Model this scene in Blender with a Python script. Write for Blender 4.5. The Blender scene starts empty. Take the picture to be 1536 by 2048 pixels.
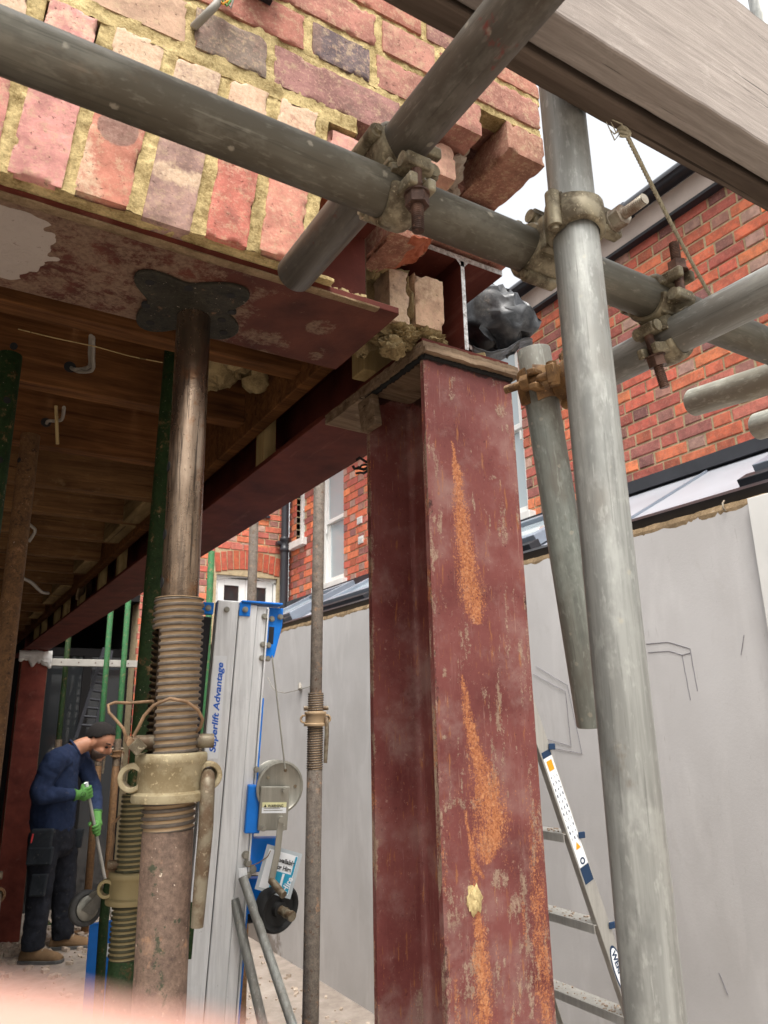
import bpy, bmesh, math, random
from mathutils import Vector, Matrix, noise
import numpy as np

scene = bpy.context.scene
COL = scene.collection
R_ = math.radians

# ------------------------------------------------------------------ camera
F_PX, CX, CY = 1485.0, 768.0, 1024.0            # focal length and centre of the photograph in its own pixels
CAM = Vector((0.0, 0.0, 1.72))
ROT = Matrix(((0.85605539, -0.12523968, -0.50148199),
              (-0.51654589, -0.24237541, -0.82123961),
              (-0.01869511, 0.96206506, -0.27217882)))
cam_data = bpy.data.cameras.new("camera")
cam = bpy.data.objects.new("camera", cam_data)
COL.objects.link(cam)
cam_data.sensor_fit = 'VERTICAL'
cam_data.sensor_height = 36.0
cam_data.sensor_width = 27.0
cam_data.lens = 36.0 * F_PX / 2048.0
cam_data.clip_start = 0.005
cam_data.clip_end = 400.0
cam.matrix_world = Matrix.Translation(CAM) @ ROT.to_4x4()
cam_data.dof.use_dof = True
cam_data.dof.focus_distance = 1.25
cam_data.dof.aperture_fstop = 16.0
scene.camera = cam

# ------------------------------------------------------------------ sky and sun (bright overcast)
SUN_EL, SUN_AZ = 65.0, 205.0                     # light comes from behind the camera, a little from the left
world = bpy.data.worlds.new("World")
scene.world = world
world.use_nodes = True
wn = world.node_tree
wn.nodes.clear()
w_out = wn.nodes.new('ShaderNodeOutputWorld')
w_bg = wn.nodes.new('ShaderNodeBackground')
w_sky = wn.nodes.new('ShaderNodeTexSky')
w_sky.sky_type = 'NISHITA'
w_sky.sun_disc = False
w_sky.sun_elevation = R_(SUN_EL)
w_sky.sun_rotation = R_(SUN_AZ)
w_sky.air_density = 2.0
w_sky.dust_density = 8.0
w_sky.ozone_density = 1.0
w_hs = wn.nodes.new('ShaderNodeHueSaturation')   # an overcast sky: the blue washed out
w_hs.inputs['Saturation'].default_value = 0.16
w_bg.inputs['Strength'].default_value = 0.15
wn.links.new(w_sky.outputs[0], w_hs.inputs['Color'])
wn.links.new(w_hs.outputs[0], w_bg.inputs['Color'])
wn.links.new(w_bg.outputs[0], w_out.inputs[0])

sun_data = bpy.data.lights.new("sun", 'SUN')
sun_data.energy = 0.8
sun_data.angle = R_(24)
sun_data.color = (1.0, 0.955, 0.89)
sun = bpy.data.objects.new("sun", sun_data)
COL.objects.link(sun)
_sd = Vector((math.sin(R_(SUN_AZ)) * math.cos(R_(SUN_EL)), math.cos(R_(SUN_AZ)) * math.cos(R_(SUN_EL)), math.sin(R_(SUN_EL))))
sun.rotation_euler = _sd.to_track_quat('Z', 'Y').to_euler()
sun.location = (0, -3, 8)

scene.view_settings.view_transform = 'Standard'
scene.view_settings.look = 'None'
scene.view_settings.exposure = 1.15
scene.view_settings.gamma = 1.0
scene.view_settings.use_curve_mapping = False
scene.cycles.max_bounces = 8
scene.cycles.diffuse_bounces = 5
scene.cycles.use_denoising = True

# ------------------------------------------------------------------ measuring: a point of the photograph at a known plane or distance
def ray(px, py):
    return ROT @ Vector(((px - CX) / F_PX, -(py - CY) / F_PX, -1.0))
def at(px, py, x=None, y=None, z=None, t=None):
    r = ray(px, py)
    if x is not None: t = (x - CAM.x) / r.x
    if y is not None: t = (y - CAM.y) / r.y
    if z is not None: t = (z - CAM.z) / r.z
    return CAM + r * t
RT = ROT.transposed()
def proj(p):
    c = RT @ (Vector(p) - CAM)
    return (CX + F_PX * c.x / -c.z, CY - F_PX * c.y / -c.z, -c.z)

def lin(h):
    h = h.lstrip('#')
    o = []
    for i in (0, 2, 4):
        v = int(h[i:i + 2], 16) / 255.0
        o.append(v / 12.92 if v <= 0.04045 else ((v + 0.055) / 1.055) ** 2.4)
    return tuple(o)
def c4(c): return (c[0], c[1], c[2], 1.0)

# ------------------------------------------------------------------ objects
ORI = {}
def origin(o): return ORI.get(o.name, Vector((0, 0, 0)))
def thing(name, label, cat, loc=(0, 0, 0), group=None):
    o = bpy.data.objects.new(name, None)
    COL.objects.link(o)
    o.location = loc
    o.empty_display_size = 0.05
    ORI[o.name] = Vector(loc)
    return tag(o, label, cat, group)
def tag(o, label=None, cat=None, group=None, kind=None):
    if label: o['label'] = label
    if cat: o['category'] = cat
    if group: o['group'] = group
    if kind: o['kind'] = kind
    return o

class MB:
    """collects geometry in world coordinates; build() links it as one mesh object"""
    def __init__(s):
        s.v, s.f, s.sm, s.col = [], [], [], {}
    def add(s, vs, fs, smooth=False):
        b = len(s.v)
        s.v += [tuple(p) for p in vs]
        s.f += [tuple(i + b for i in q) for q in fs]
        s.sm += [smooth] * len(fs)
        return b
    def box(s, lo, hi):
        x0, y0, z0 = lo; x1, y1, z1 = hi
        s.add([(x0, y0, z0), (x1, y0, z0), (x1, y1, z0), (x0, y1, z0), (x0, y0, z1), (x1, y0, z1), (x1, y1, z1), (x0, y1, z1)],
              [(0, 3, 2, 1), (4, 5, 6, 7), (0, 1, 5, 4), (1, 2, 6, 5), (2, 3, 7, 6), (3, 0, 4, 7)])
        return s
    def obox(s, c, u, v, w, hu, hv, hw):
        c = Vector(c); u = Vector(u).normalized() * hu; v = Vector(v).normalized() * hv; w = Vector(w).normalized() * hw
        P = [c - u - v - w, c + u - v - w, c + u + v - w, c - u + v - w, c - u - v + w, c + u - v + w, c + u + v + w, c - u + v + w]
        F = [(0, 3, 2, 1), (4, 5, 6, 7), (0, 1, 5, 4), (1, 2, 6, 5), (2, 3, 7, 6), (3, 0, 4, 7)]
        if u.cross(v).dot(w) < 0: F = [q[::-1] for q in F]
        s.add(P, F)
        return s
    def bar(s, p0, p1, w, h, side=(0, 0, 1)):
        p0 = Vector(p0); p1 = Vector(p1); d = p1 - p0; L = d.length; d.normalize()
        sd = Vector(side); sd = (sd - d * sd.dot(d)).normalized(); u = d.cross(sd)
        return s.obox((p0 + p1) / 2, d, u, sd, L / 2, w / 2, h / 2)
    @staticmethod
    def frame(d):
        d = Vector(d).normalized()
        a = Vector((0, 0, 1)) if abs(d.z) < 0.9 else Vector((1, 0, 0))
        u = a.cross(d).normalized(); v = d.cross(u)
        return u, v, d
    def cyl(s, p0, p1, r0, r1=None, n=20, caps=True, smooth=True):
        p0 = Vector(p0); p1 = Vector(p1); r1 = r0 if r1 is None else r1
        u, v, d = s.frame(p1 - p0)
        vs = []
        for p, r in ((p0, r0), (p1, r1)):
            vs += [p + (u * math.cos(2 * math.pi * i / n) + v * math.sin(2 * math.pi * i / n)) * r for i in range(n)]
        s.add(vs, [(i, (i + 1) % n, n + (i + 1) % n, n + i) for i in range(n)], smooth)
        if caps:
            s.add(vs[:n], [tuple(range(n - 1, -1, -1))]); s.add(vs[n:], [tuple(range(n))])
        return s
    def lathe(s, p0, d, prof, n=24, smooth=True, closed=False, a0=0.0, a1=2 * math.pi, ref=None):
        """profile of (radius, distance along d)"""
        u, v, d = s.frame(d)
        if ref is not None:
            u = Vector(ref); u = (u - d * u.dot(d)).normalized(); v = d.cross(u)
        p0 = Vector(p0); full = abs(a1 - a0 - 2 * math.pi) < 1e-6
        m = n if full else n + 1
        vs = []
        for r, z in prof:
            for i in range(m):
                a = a0 + (a1 - a0) * i / n
                vs.append(p0 + d * z + (u * math.cos(a) + v * math.sin(a)) * r)
        fs = []
        k = len(prof)
        for j in range(k if closed else k - 1):
            jj = (j + 1) % k
            for i in range(n):
                ii = (i + 1) % m
                fs.append((j * m + i, j * m + ii, jj * m + ii, jj * m + i))
        s.add(vs, fs, smooth)
        if closed and not full:
            s.add([vs[j * m] for j in range(k)], [tuple(range(k))]); s.add([vs[j * m + n] for j in range(k)], [tuple(range(k - 1, -1, -1))])
        return s
    def pipe(s, p0, p1, ro, ri, n=28):
        p0 = Vector(p0); L = (Vector(p1) - p0).length
        return s.lathe(p0, Vector(p1) - p0, [(ri, 0), (ro - .001, 0), (ro, .0015), (ro, L - .0015), (ro - .001, L), (ri, L)], n, True, True)
    def sweep(s, path, r, n=10, caps=True):
        P = [Vector(p) for p in path]
        rs = r if isinstance(r, (list, tuple)) else [r] * len(P)
        u = None; vs = []
        for i, p in enumerate(P):
            d = (P[min(i + 1, len(P) - 1)] - P[max(i - 1, 0)])
            if d.length < 1e-9: d = Vector((0, 0, 1))
            d.normalize()
            if u is None: u, v, _ = s.frame(d)
            u = (u - d * u.dot(d)).normalized(); v = d.cross(u)
            vs += [p + (u * math.cos(2 * math.pi * k / n) + v * math.sin(2 * math.pi * k / n)) * rs[i] for k in range(n)]
        fs = [(j * n + k, j * n + (k + 1) % n, (j + 1) * n + (k + 1) % n, (j + 1) * n + k) for j in range(len(P) - 1) for k in range(n)]
        s.add(vs, fs, True)
        if caps:
            s.add(vs[:n], [tuple(range(n - 1, -1, -1))]); s.add(vs[-n:], [tuple(range(n))])
        return s
    def loft(s, rings, caps=True, smooth=True):
        n = len(rings[0]); vs = [p for r in rings for p in r]
        s.add(vs, [(j * n + k, j * n + (k + 1) % n, (j + 1) * n + (k + 1) % n, (j + 1) * n + k) for j in range(len(rings) - 1) for k in range(n)], smooth)
        if caps:
            s.add(rings[0], [tuple(range(n - 1, -1, -1))], smooth); s.add(rings[-1], [tuple(range(n))], smooth)
        return s
    def prism(s, poly, o, u, v, depth):
        """polygon in the u,v plane at o, thickened by depth along u x v"""
        o = Vector(o); u = Vector(u); v = Vector(v); w = u.cross(v).normalized() * depth
        a = [o + u * p[0] + v * p[1] for p in poly]; b = [p + w for p in a]; n = len(poly)
        area = sum(poly[i][0] * poly[(i + 1) % n][1] - poly[(i + 1) % n][0] * poly[i][1] for i in range(n))
        F = [tuple(range(n - 1, -1, -1)), tuple(range(n, 2 * n))] + [(i, (i + 1) % n, n + (i + 1) % n, n + i) for i in range(n)]
        if (area < 0) != (depth < 0): F = [q[::-1] for q in F]
        s.add(a + b, F)
        return s
    def grid(s, fn, nu, nv, smooth=True, wrap=False, skip=None):
        m = nu if wrap else nu + 1
        vs = [fn(i / nu, j / nv) for j in range(nv + 1) for i in range(m)]
        fs = []
        for j in range(nv):
            for i in range(nu):
                if skip and skip((i + .5) / nu, (j + .5) / nv): continue
                ii = (i + 1) % m
                fs.append((j * m + i, j * m + ii, (j + 1) * m + ii, (j + 1) * m + i))
        return s.add(vs, fs, smooth)
    def mesh(s, name, off=Vector((0, 0, 0)), cols=None, sharp=55):
        me = bpy.data.meshes.new(name)
        me.from_pydata([(p[0] - off.x, p[1] - off.y, p[2] - off.z) for p in s.v], [], s.f)
        me.polygons.foreach_set('use_smooth', s.sm)
        if cols is not None:
            ca = me.color_attributes.new('wear', 'FLOAT_COLOR', 'POINT')
            ca.data.foreach_set('color', np.asarray(cols, dtype=np.float32).ravel())
        me.update()
        if any(s.sm): me.set_sharp_from_angle(angle=R_(sharp))
        return me
    def build(s, name, mat, parent=None, bevel=0, cols=None, seg=2):
        off = origin(parent) if parent else Vector((0, 0, 0))
        me = s.mesh(name, off, cols)
        me.materials.append(mat)
        o = bpy.data.objects.new(name, me)
        COL.objects.link(o)
        if parent:
            o.parent = parent
            ORI[o.name] = off
        if bevel:
            m = o.modifiers.new('bevel', 'BEVEL'); m.width = bevel; m.segments = seg; m.limit_method = 'ANGLE'; m.angle_limit = R_(40)
        return o
def single(mb, name, mat, label, cat, group=None, bevel=0, cols=None, kind=None, base=None):
    """a thing that is one mesh, its origin moved to its base"""
    if base is None:
        a = np.array(mb.v); base = Vector(((a[:, 0].min() + a[:, 0].max()) / 2, (a[:, 1].min() + a[:, 1].max()) / 2, a[:, 2].min()))
    base = Vector(base)
    me = mb.mesh(name, base, cols); me.materials.append(mat)
    o = bpy.data.objects.new(name, me); o.location = base
    COL.objects.link(o); ORI[o.name] = base
    if bevel:
        m = o.modifiers.new('bevel', 'BEVEL'); m.width = bevel; m.segments = 2; m.limit_method = 'ANGLE'; m.angle_limit = R_(40)
    return tag(o, label, cat, group, kind)
def text_part(name, body, size, o, u, v, mat, parent, bold=0.0, shear=0.0, extrude=0.0004, width=None):
    """lettering as real thin geometry: baseline start o, reading direction u, up v"""
    cu = bpy.data.curves.new('lettering', 'FONT')
    cu.body = body; cu.size = size; cu.offset = bold; cu.shear = shear; cu.extrude = extrude
    tmp = bpy.data.objects.new('lettering', cu); COL.objects.link(tmp)
    dg = bpy.context.evaluated_depsgraph_get()
    me = bpy.data.meshes.new_from_object(tmp.evaluated_get(dg))
    bpy.data.objects.remove(tmp); bpy.data.curves.remove(cu)
    u = Vector(u).normalized(); v = Vector(v); v = (v - u * v.dot(u)).normalized(); w = u.cross(v)
    k = 1.0
    if width:
        xs = [p.co.x for p in me.vertices]
        k = width / max(1e-6, max(xs) - min(xs))
    o = Vector(o); off = origin(parent)
    for p in me.vertices:
        c = p.co.copy(); p.co = o + u * c.x * k + v * c.y + w * c.z - off
    me.materials.clear(); me.materials.append(mat); me.name = name
    ob = bpy.data.objects.new(name, me); COL.objects.link(ob); ob.parent = parent; ORI[ob.name] = off
    return ob
def instance(name, me, loc, parent, color=None, rot=None):
    o = bpy.data.objects.new(name, me); COL.objects.link(o)
    o.parent = parent
    o.location = Vector(loc) - origin(parent)
    if rot is not None: o.rotation_euler = rot
    if color is not None: o.color = c4(color)
    ORI[o.name] = Vector(loc)
    return o

def nz(p, s=1.0, seed=0.0):
    return noise.noise(Vector((p[0] * s + seed * 17.3, p[1] * s - seed * 9.1, p[2] * s + seed * 5.7)))
def fbm(p, s=1.0, seed=0.0, o=3):
    a, t = 1.0, 0.0
    for i in range(o):
        t += a * nz(p, s * 2 ** i, seed + i); a *= .5
    return t
def sstep(a, b, x):
    if a == b: return float(x > a)
    t = max(0.0, min(1.0, (x - a) / (b - a))); return t * t * (3 - 2 * t)
# ------------------------------------------------------------------ materials
class NT:
    def __init__(s, name, rough=0.6, metal=0.0, spec=0.3):
        s.m = bpy.data.materials.new(name); s.m.use_nodes = True
        s.t = s.m.node_tree; s.t.nodes.clear()
        s.out = s.t.nodes.new('ShaderNodeOutputMaterial')
        s.b = s.t.nodes.new('ShaderNodeBsdfPrincipled')
        s.t.links.new(s.b.outputs[0], s.out.inputs[0])
        s.b.inputs['Roughness'].default_value = rough
        s.b.inputs['Metallic'].default_value = metal
        s.b.inputs['Specular IOR Level'].default_value = spec
        s.tc = None; s.rnd = None
    def node(s, k, **kw):
        n = s.t.nodes.new(k)
        for a, b in kw.items(): setattr(n, a, b)
        return n
    def put(s, sock, val):
        if hasattr(val, 'is_output') or isinstance(val, bpy.types.NodeSocket): s.t.links.new(val, sock)
        elif isinstance(val, (tuple, list)) and len(val) == 3 and sock.type == 'RGBA': sock.default_value = c4(val)
        else: sock.default_value = val
    def co(s, scale=(1, 1, 1), rnd=False, kind='Object'):
        if s.tc is None: s.tc = s.node('ShaderNodeTexCoord')
        v = s.tc.outputs[kind]
        mp = s.node('ShaderNodeMapping'); mp.inputs['Scale'].default_value = scale
        s.t.links.new(v, mp.inputs['Vector'])
        if rnd:
            oi = s.node('ShaderNodeObjectInfo')
            mm = s.math('MULTIPLY', oi.outputs['Random'], 37.0)
            cb = s.node('ShaderNodeCombineXYZ')
            for k in range(3): s.t.links.new(mm, cb.inputs[k])
            s.t.links.new(cb.outputs[0], mp.inputs['Location'])
        return mp.outputs[0]
    def noise(s, scale, detail=4, rough=0.55, co=None, dist=0.0, out=0):
        n = s.node('ShaderNodeTexNoise'); n.inputs['Scale'].default_value = scale; n.inputs['Detail'].default_value = detail
        n.inputs['Roughness'].default_value = rough; n.inputs['Distortion'].default_value = dist
        s.t.links.new(co if co is not None else s.co(), n.inputs['Vector'])
        return n.outputs[out]
    def voro(s, scale, co=None, feature='F1', out=0, rand=1.0):
        n = s.node('ShaderNodeTexVoronoi'); n.feature = feature; n.inputs['Scale'].default_value = scale; n.inputs['Randomness'].default_value = rand
        s.t.links.new(co if co is not None else s.co(), n.inputs['Vector'])
        return n.outputs[out]
    def wave(s, scale, co=None, dist=4.0, dscale=1.0, axis='X', detail=3):
        n = s.node('ShaderNodeTexWave'); n.bands_direction = axis; n.inputs['Scale'].default_value = scale
        n.inputs['Distortion'].default_value = dist; n.inputs['Detail'].default_value = detail; n.inputs['Detail Scale'].default_value = dscale
        s.t.links.new(co if co is not None else s.co(), n.inputs['Vector'])
        return n.outputs[1]
    def ramp(s, fac, stops, interp='LINEAR'):
        n = s.node('ShaderNodeValToRGB'); n.color_ramp.interpolation = interp
        el = n.color_ramp.elements
        while len(el) < len(stops): el.new(0.5)
        for e, (p, c) in zip(el, stops):
            e.position = p; e.color = c4(c) if isinstance(c, (tuple, list)) else (c, c, c, 1)
        s.t.links.new(fac, n.inputs[0]); return n.outputs[0]
    def mask(s, fac, a, b):
        n = s.node('ShaderNodeMapRange'); n.interpolation_type = 'SMOOTHSTEP'
        n.inputs['From Min'].default_value = a; n.inputs['From Max'].default_value = b
        s.t.links.new(fac, n.inputs['Value']); return n.outputs[0]
    def mix(s, fac, a, b, blend='MIX'):
        n = s.node('ShaderNodeMix'); n.data_type = 'RGBA'; n.blend_type = blend
        s.put(n.inputs[0], fac); s.put(n.inputs[6], a); s.put(n.inputs[7], b)
        return n.outputs[2]
    def math(s, op, a, b=0.0, clamp=False):
        n = s.node('ShaderNodeMath'); n.operation = op; n.use_clamp = clamp
        s.put(n.inputs[0], a); s.put(n.inputs[1], b); return n.outputs[0]
    def mul(s, *a):
        r = a[0]
        for x in a[1:]: r = s.math('MULTIPLY', r, x)
        return r
    def wear(s, name='wear'):
        n = s.node('ShaderNodeAttribute'); n.attribute_name = name
        sp = s.node('ShaderNodeSeparateColor'); s.t.links.new(n.outputs['Color'], sp.inputs[0])
        return sp.outputs[0], sp.outputs[1], sp.outputs[2]
    def ocol(s):
        n = s.node('ShaderNodeObjectInfo'); return n.outputs['Color'], n.outputs['Random']
    def color(s, c): s.put(s.b.inputs['Base Color'], c); return s
    def rough(s, r): s.put(s.b.inputs['Roughness'], r); return s
    def metal(s, r): s.put(s.b.inputs['Metallic'], r); return s
    def bump(s, h, strength=0.4, dist=0.002):
        n = s.node('ShaderNodeBump'); n.inputs['Strength'].default_value = strength; n.inputs['Distance'].default_value = dist
        s.t.links.new(h, n.inputs['Height']); s.t.links.new(n.outputs[0], s.b.inputs['Normal']); return s

def simple(name, col, rough=0.6, metal=0.0, var=0.12, scale=12.0, bump=0.0):
    t = NT(name, rough, metal)
    co = t.co(rnd=True)
    n = t.noise(scale, 5, .6, co)
    d = tuple(max(0.0, c * (1 - var * 1.6)) for c in col); l = tuple(min(1.0, c * (1 + var)) for c in col)
    t.color(t.ramp(n, [(.3, d), (.7, l)]))
    t.rough(t.math('ADD', t.mul(n, .22), rough - .11))
    if bump: t.bump(t.noise(scale * 9, 3, .6, co), bump, .002)
    return t.m

def galv(name, base, dirt, rust=0.0, blue=None, paint=None):
    """weathered galvanised tube, streaks along local Z"""
    t = NT(name, .5, .35)
    st = t.noise(1.0, 5, .65, t.co((70, 70, 3.0), True))
    bl = t.noise(9.0, 4, .6, t.co((1, 1, .45), True))
    fine = t.noise(160, 3, .6, t.co((1, 1, .35), True))
    c = t.mix(t.mask(st, .40, .60), tuple(k * .80 for k in base), tuple(min(1, k * 1.12) for k in base))
    c = t.mix(t.mul(t.mask(bl, .46, .62), .85), c, dirt)
    b2 = t.noise(26.0, 5, .7, t.co((1, 1, .6), True)); c = t.mix(t.mul(t.mask(b2, .50, .66), .4), c, tuple(min(1, k * 1.45) for k in base))
    c = t.mix(t.mul(t.mask(fine, .56, .70), .32), c, tuple(min(1, k * 1.8) for k in base))
    dk = t.noise(22, 5, .7, t.co((1, 1, .3), True))
    c = t.mix(t.mul(t.mask(dk, .55, .68), .45), c, tuple(k * .45 for k in base))
    rs = t.noise(7.0, 6, .75, t.co((1.6, 1.6, 1), True)); c = t.mix(t.mul(t.mask(rs, .60, .70), .4), c, lin('#6e5a44'))
    s1 = t.noise(1.0, 3, .7, t.co((230, 230, 7), True)); s2 = t.noise(1.0, 3, .7, t.co((150, 150, 11), True))
    c = t.mix(t.mul(t.mask(s1, .62, .66), .35), c, tuple(k * .3 for k in base))
    c = t.mix(t.mul(t.mask(s2, .64, .69), .28), c, tuple(min(1, k * 1.9) for k in base))
    sp = t.math('SUBTRACT', t.voro(34, t.co((1, 1, 1), True)), t.mul(t.noise(90, 3, .7, t.co((1, 1, 1), True)), .35))
    c = t.mix(t.mul(t.math('SUBTRACT', 1.0, t.mask(sp, -.13, -.05)), .5), c, lin('#b8b1a0'))
    if blue:
        bm = t.noise(6.0, 5, .6, t.co((1.4, 1.4, .6), True))
        c = t.mix(t.mul(t.mask(bm, .54, .66), .6), c, blue)
    if paint:
        pm = t.noise(13.0, 5, .7, t.co((1, 1, .7), True))
        c = t.mix(t.mul(t.mask(pm, .61, .67), .75), c, paint)
    if rust:
        rm = t.noise(14, 6, .7, t.co((1, 1, .6), True))
        c = t.mix(t.mul(t.mask(rm, .55, .72), rust), c, lin('#7a5a3c'))
    t.color(c)
    t.rough(t.ramp(bl, [(.3, .42), (.7, .66)]))
    t.metal(t.ramp(bl, [(.35, .5), (.65, .2)]))
    t.bump(t.math('ADD', t.mul(st, .7), t.mul(fine, .5)), .22, .001)
    return t.m

M = {}
M['galv'] = galv('galvanised_tube', lin('#9a9b96'), lin('#827f78'))
M['galv_warm'] = galv('galvanised_tube_dirty', lin('#6c695f'), lin('#524c40'), .3)
M['galv_red'] = galv('galvanised_tube_red_flecks', lin('#6e6a63'), lin('#534c43'), .15, None, lin('#8a3a36'))
M['galv_blue'] = galv('galvanised_tube_blue_flecks', lin('#8b9089'), lin('#77736a'), 0, lin('#4f8482'))
M['galv_pale'] = galv('galvanised_tube_pale', lin('#b3b2a5'), lin('#918c7c'))
M['galv_dark'] = simple('matt_black', (.02, .02, .02), .9)  # plain black, also fills holes in place of their inner shade

def cast(name, base, dirt, k=.7):
    t = NT(name, .62, .25)
    a = t.noise(40, 5, .65, t.co((1, 1, 1), True)); b = t.noise(160, 4, .6, t.co((1, 1, 1), True))
    c = t.mix(t.mask(a, .38, .62), base, dirt)
    c = t.mix(t.mul(t.mask(b, .58, .7), .55), c, tuple(min(1, q * 1.9) for q in base))
    t.color(c).rough(t.ramp(a, [(.3, .34), (.7, .7)])).bump(t.math('ADD', a, t.mul(b, .4)), .3, .001)
    return t.m
M['cast'] = cast('cast_coupler', lin('#948b74'), lin('#544a3a'))
M['cast_rust'] = cast('cast_coupler_rusty', lin('#8a6b47'), lin('#5e4630'))
M['bolt'] = cast('rusty_bolt', lin('#6a5044'), lin('#44332c'))
M['bolt_grey'] = cast('zinc_bolt', lin('#9a9384'), lin('#6e5a4a'))

def redox(name, dark=1.0):
    """red oxide primed steel with plaster smears, rust and scratches; the wear attribute places them"""
    t = NT(name, .6, 0, .22)
    r, g, b = t.wear()
    a = t.noise(8, 5, .6); fine = t.noise(110, 4, .65); sp = t.noise(420, 3, .6)
    st = t.noise(1.0, 5, .7, t.co((60, 60, 5)))
    c = t.ramp(a, [(.3, tuple(k * dark for k in lin('#633230'))), (.55, tuple(k * dark for k in lin('#7b4743'))), (.75, tuple(k * dark for k in lin('#937069')))])
    c = t.mix(t.mul(t.mask(st, .56, .78), .35), c, lin('#9c7870'))                       # dry scuffs along the steel
    sc2 = t.noise(1.0, 4, .8, t.co((220, 220, 9)))
    c = t.mix(t.mul(t.mask(sc2, .63, .69), .4), c, lin('#b59a8c'))                     # fine scratches
    c = t.mix(t.mul(t.mask(t.noise(5, 6, .75), .47, .68), .5), c, lin('#9c847c'))               # dusty haze
    c = t.mix(t.mul(t.mask(t.noise(1.0, 4, .8, t.co((120, 120, 14))), .60, .66), .5), c, lin('#a9703f'))   # rusty pin lines
    # plaster and dust smears: attribute G broken up by noise
    sm_ = t.math('ADD', t.mul(t.noise(1.0, 6, .75, t.co((70, 70, 24))), .6), t.mul(t.noise(260, 4, .7), .4))
    pm = t.mask(t.math('ADD', t.mul(g, .60), t.mul(t.math('SUBTRACT', sm_, .5), 2.8)), .40, .66)
    pc = t.ramp(fine, [(.3, lin('#8d7a66')), (.7, lin('#b7a48c'))])
    c = t.mix(t.mul(pm, .66), c, pc)
    # bare orange rust: attribute R speckled
    rs_ = t.math('ADD', t.math('ADD', t.mul(sp, .3), t.mul(t.noise(1.0, 5, .75, t.co((230, 230, 26))), .45)), t.mul(t.noise(40, 5, .7), .25))
    rm = t.mask(t.math('ADD', t.mul(r, .55), t.mul(t.math('SUBTRACT', t.math('ADD', t.mul(rs_, .6), t.mul(t.noise(300, 3, .7), .4)), .5), 3.4)), .20, .60)
    rc = t.ramp(t.noise(230, 4, .7), [(.3, lin('#7d4a2e')), (.5, lin('#b8744a')), (.7, lin('#d19a6c'))])
    c = t.mix(t.mul(rm, .85), c, rc)
    # dark grime: attribute B
    dm = t.mask(t.math('ADD', b, t.mul(t.math('SUBTRACT', t.noise(90, 5, .7), .5), .8)), .4, .65)
    c = t.mix(t.mul(dm, .85), c, lin('#241a17'))
    # tiny pale spatter everywhere
    c = t.mix(t.mul(t.mask(t.noise(75, 6, .85), .60, .68), .5), c, lin('#b39b8b'))
    c = t.mix(t.mul(t.mask(t.noise(140, 5, .8), .60, .68), .5), c, lin('#3c1c1a'))
    t.color(c)
    t.rough(t.ramp(a, [(.3, .42), (.7, .62)]))
    t.bump(t.math('ADD', t.math('ADD', t.mul(pm, 1.2), t.mul(rm, -.4)), t.mul(fine, .5)), .4, .0012)
    return t.m
M['redox'] = redox('red_oxide_steel')
def redplain(name, k=1.0):
    t = NT(name, .7, 0, .15)
    a = t.noise(7, 5, .6); st = t.noise(1.0, 5, .7, t.co((14, 2.2, 14)))
    c = t.ramp(a, [(.3, tuple(x * k for x in lin('#47221c'))), (.7, tuple(x * k for x in lin('#6b352b')))])
    c = t.mix(t.mul(t.mask(st, .56, .74), .5), c, lin('#8a5a50'))
    c = t.mix(t.mul(t.mask(t.noise(60, 6, .8), .64, .7), .4), c, lin('#a08470'))
    t.color(c).bump(t.noise(120, 4), .25, .001)
    return t.m
M['redbeam'] = redplain('red_oxide_beam')
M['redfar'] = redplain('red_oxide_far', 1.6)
def cutedge():
    t = NT('cut_steel_edge', .45, .5)
    a = t.noise(120, 5, .7)
    t.color(t.ramp(a, [(.3, lin('#7b736c')), (.52, lin('#c9c7c4')), (.7, lin('#e9e9e8'))])).bump(a, .3, .001)
    return t.m
M['cutedge'] = cutedge()
def soffit():
    t = NT('plaster_stained_steel', .75)
    r, g, b = t.wear()
    a = t.noise(26, 6, .7); f = t.noise(150, 4, .65)
    c = t.ramp(t.noise(12, 4), [(.3, lin('#3f2019')), (.7, lin('#63372b'))])
    pm = t.mask(t.math('ADD', t.mul(g, .60), t.mul(t.math('SUBTRACT', t.math('ADD', t.mul(a, .65), t.mul(t.noise(110, 5, .75), .35)), .5), 3.2)), .30, .62)
    c = t.mix(t.mul(pm, .9), c, t.ramp(f, [(.25, lin('#5a4537')), (.75, lin('#8a7360'))]))
    rm = t.mask(t.math('ADD', r, t.mul(t.math('SUBTRACT', t.noise(18, 4), .5), .25)), .45, .52)
    c = t.mix(rm, c, lin('#a79c93'))
    c = t.mix(t.mul(t.mask(t.noise(50, 6, .8), .6, .68), .5), c, lin('#4a2420'))
    t.color(c).bump(t.math('ADD', t.mul(pm, .8), t.mul(f, .6)), .5, .0016)
    return t.m
M['soffit'] = soffit()

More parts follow.
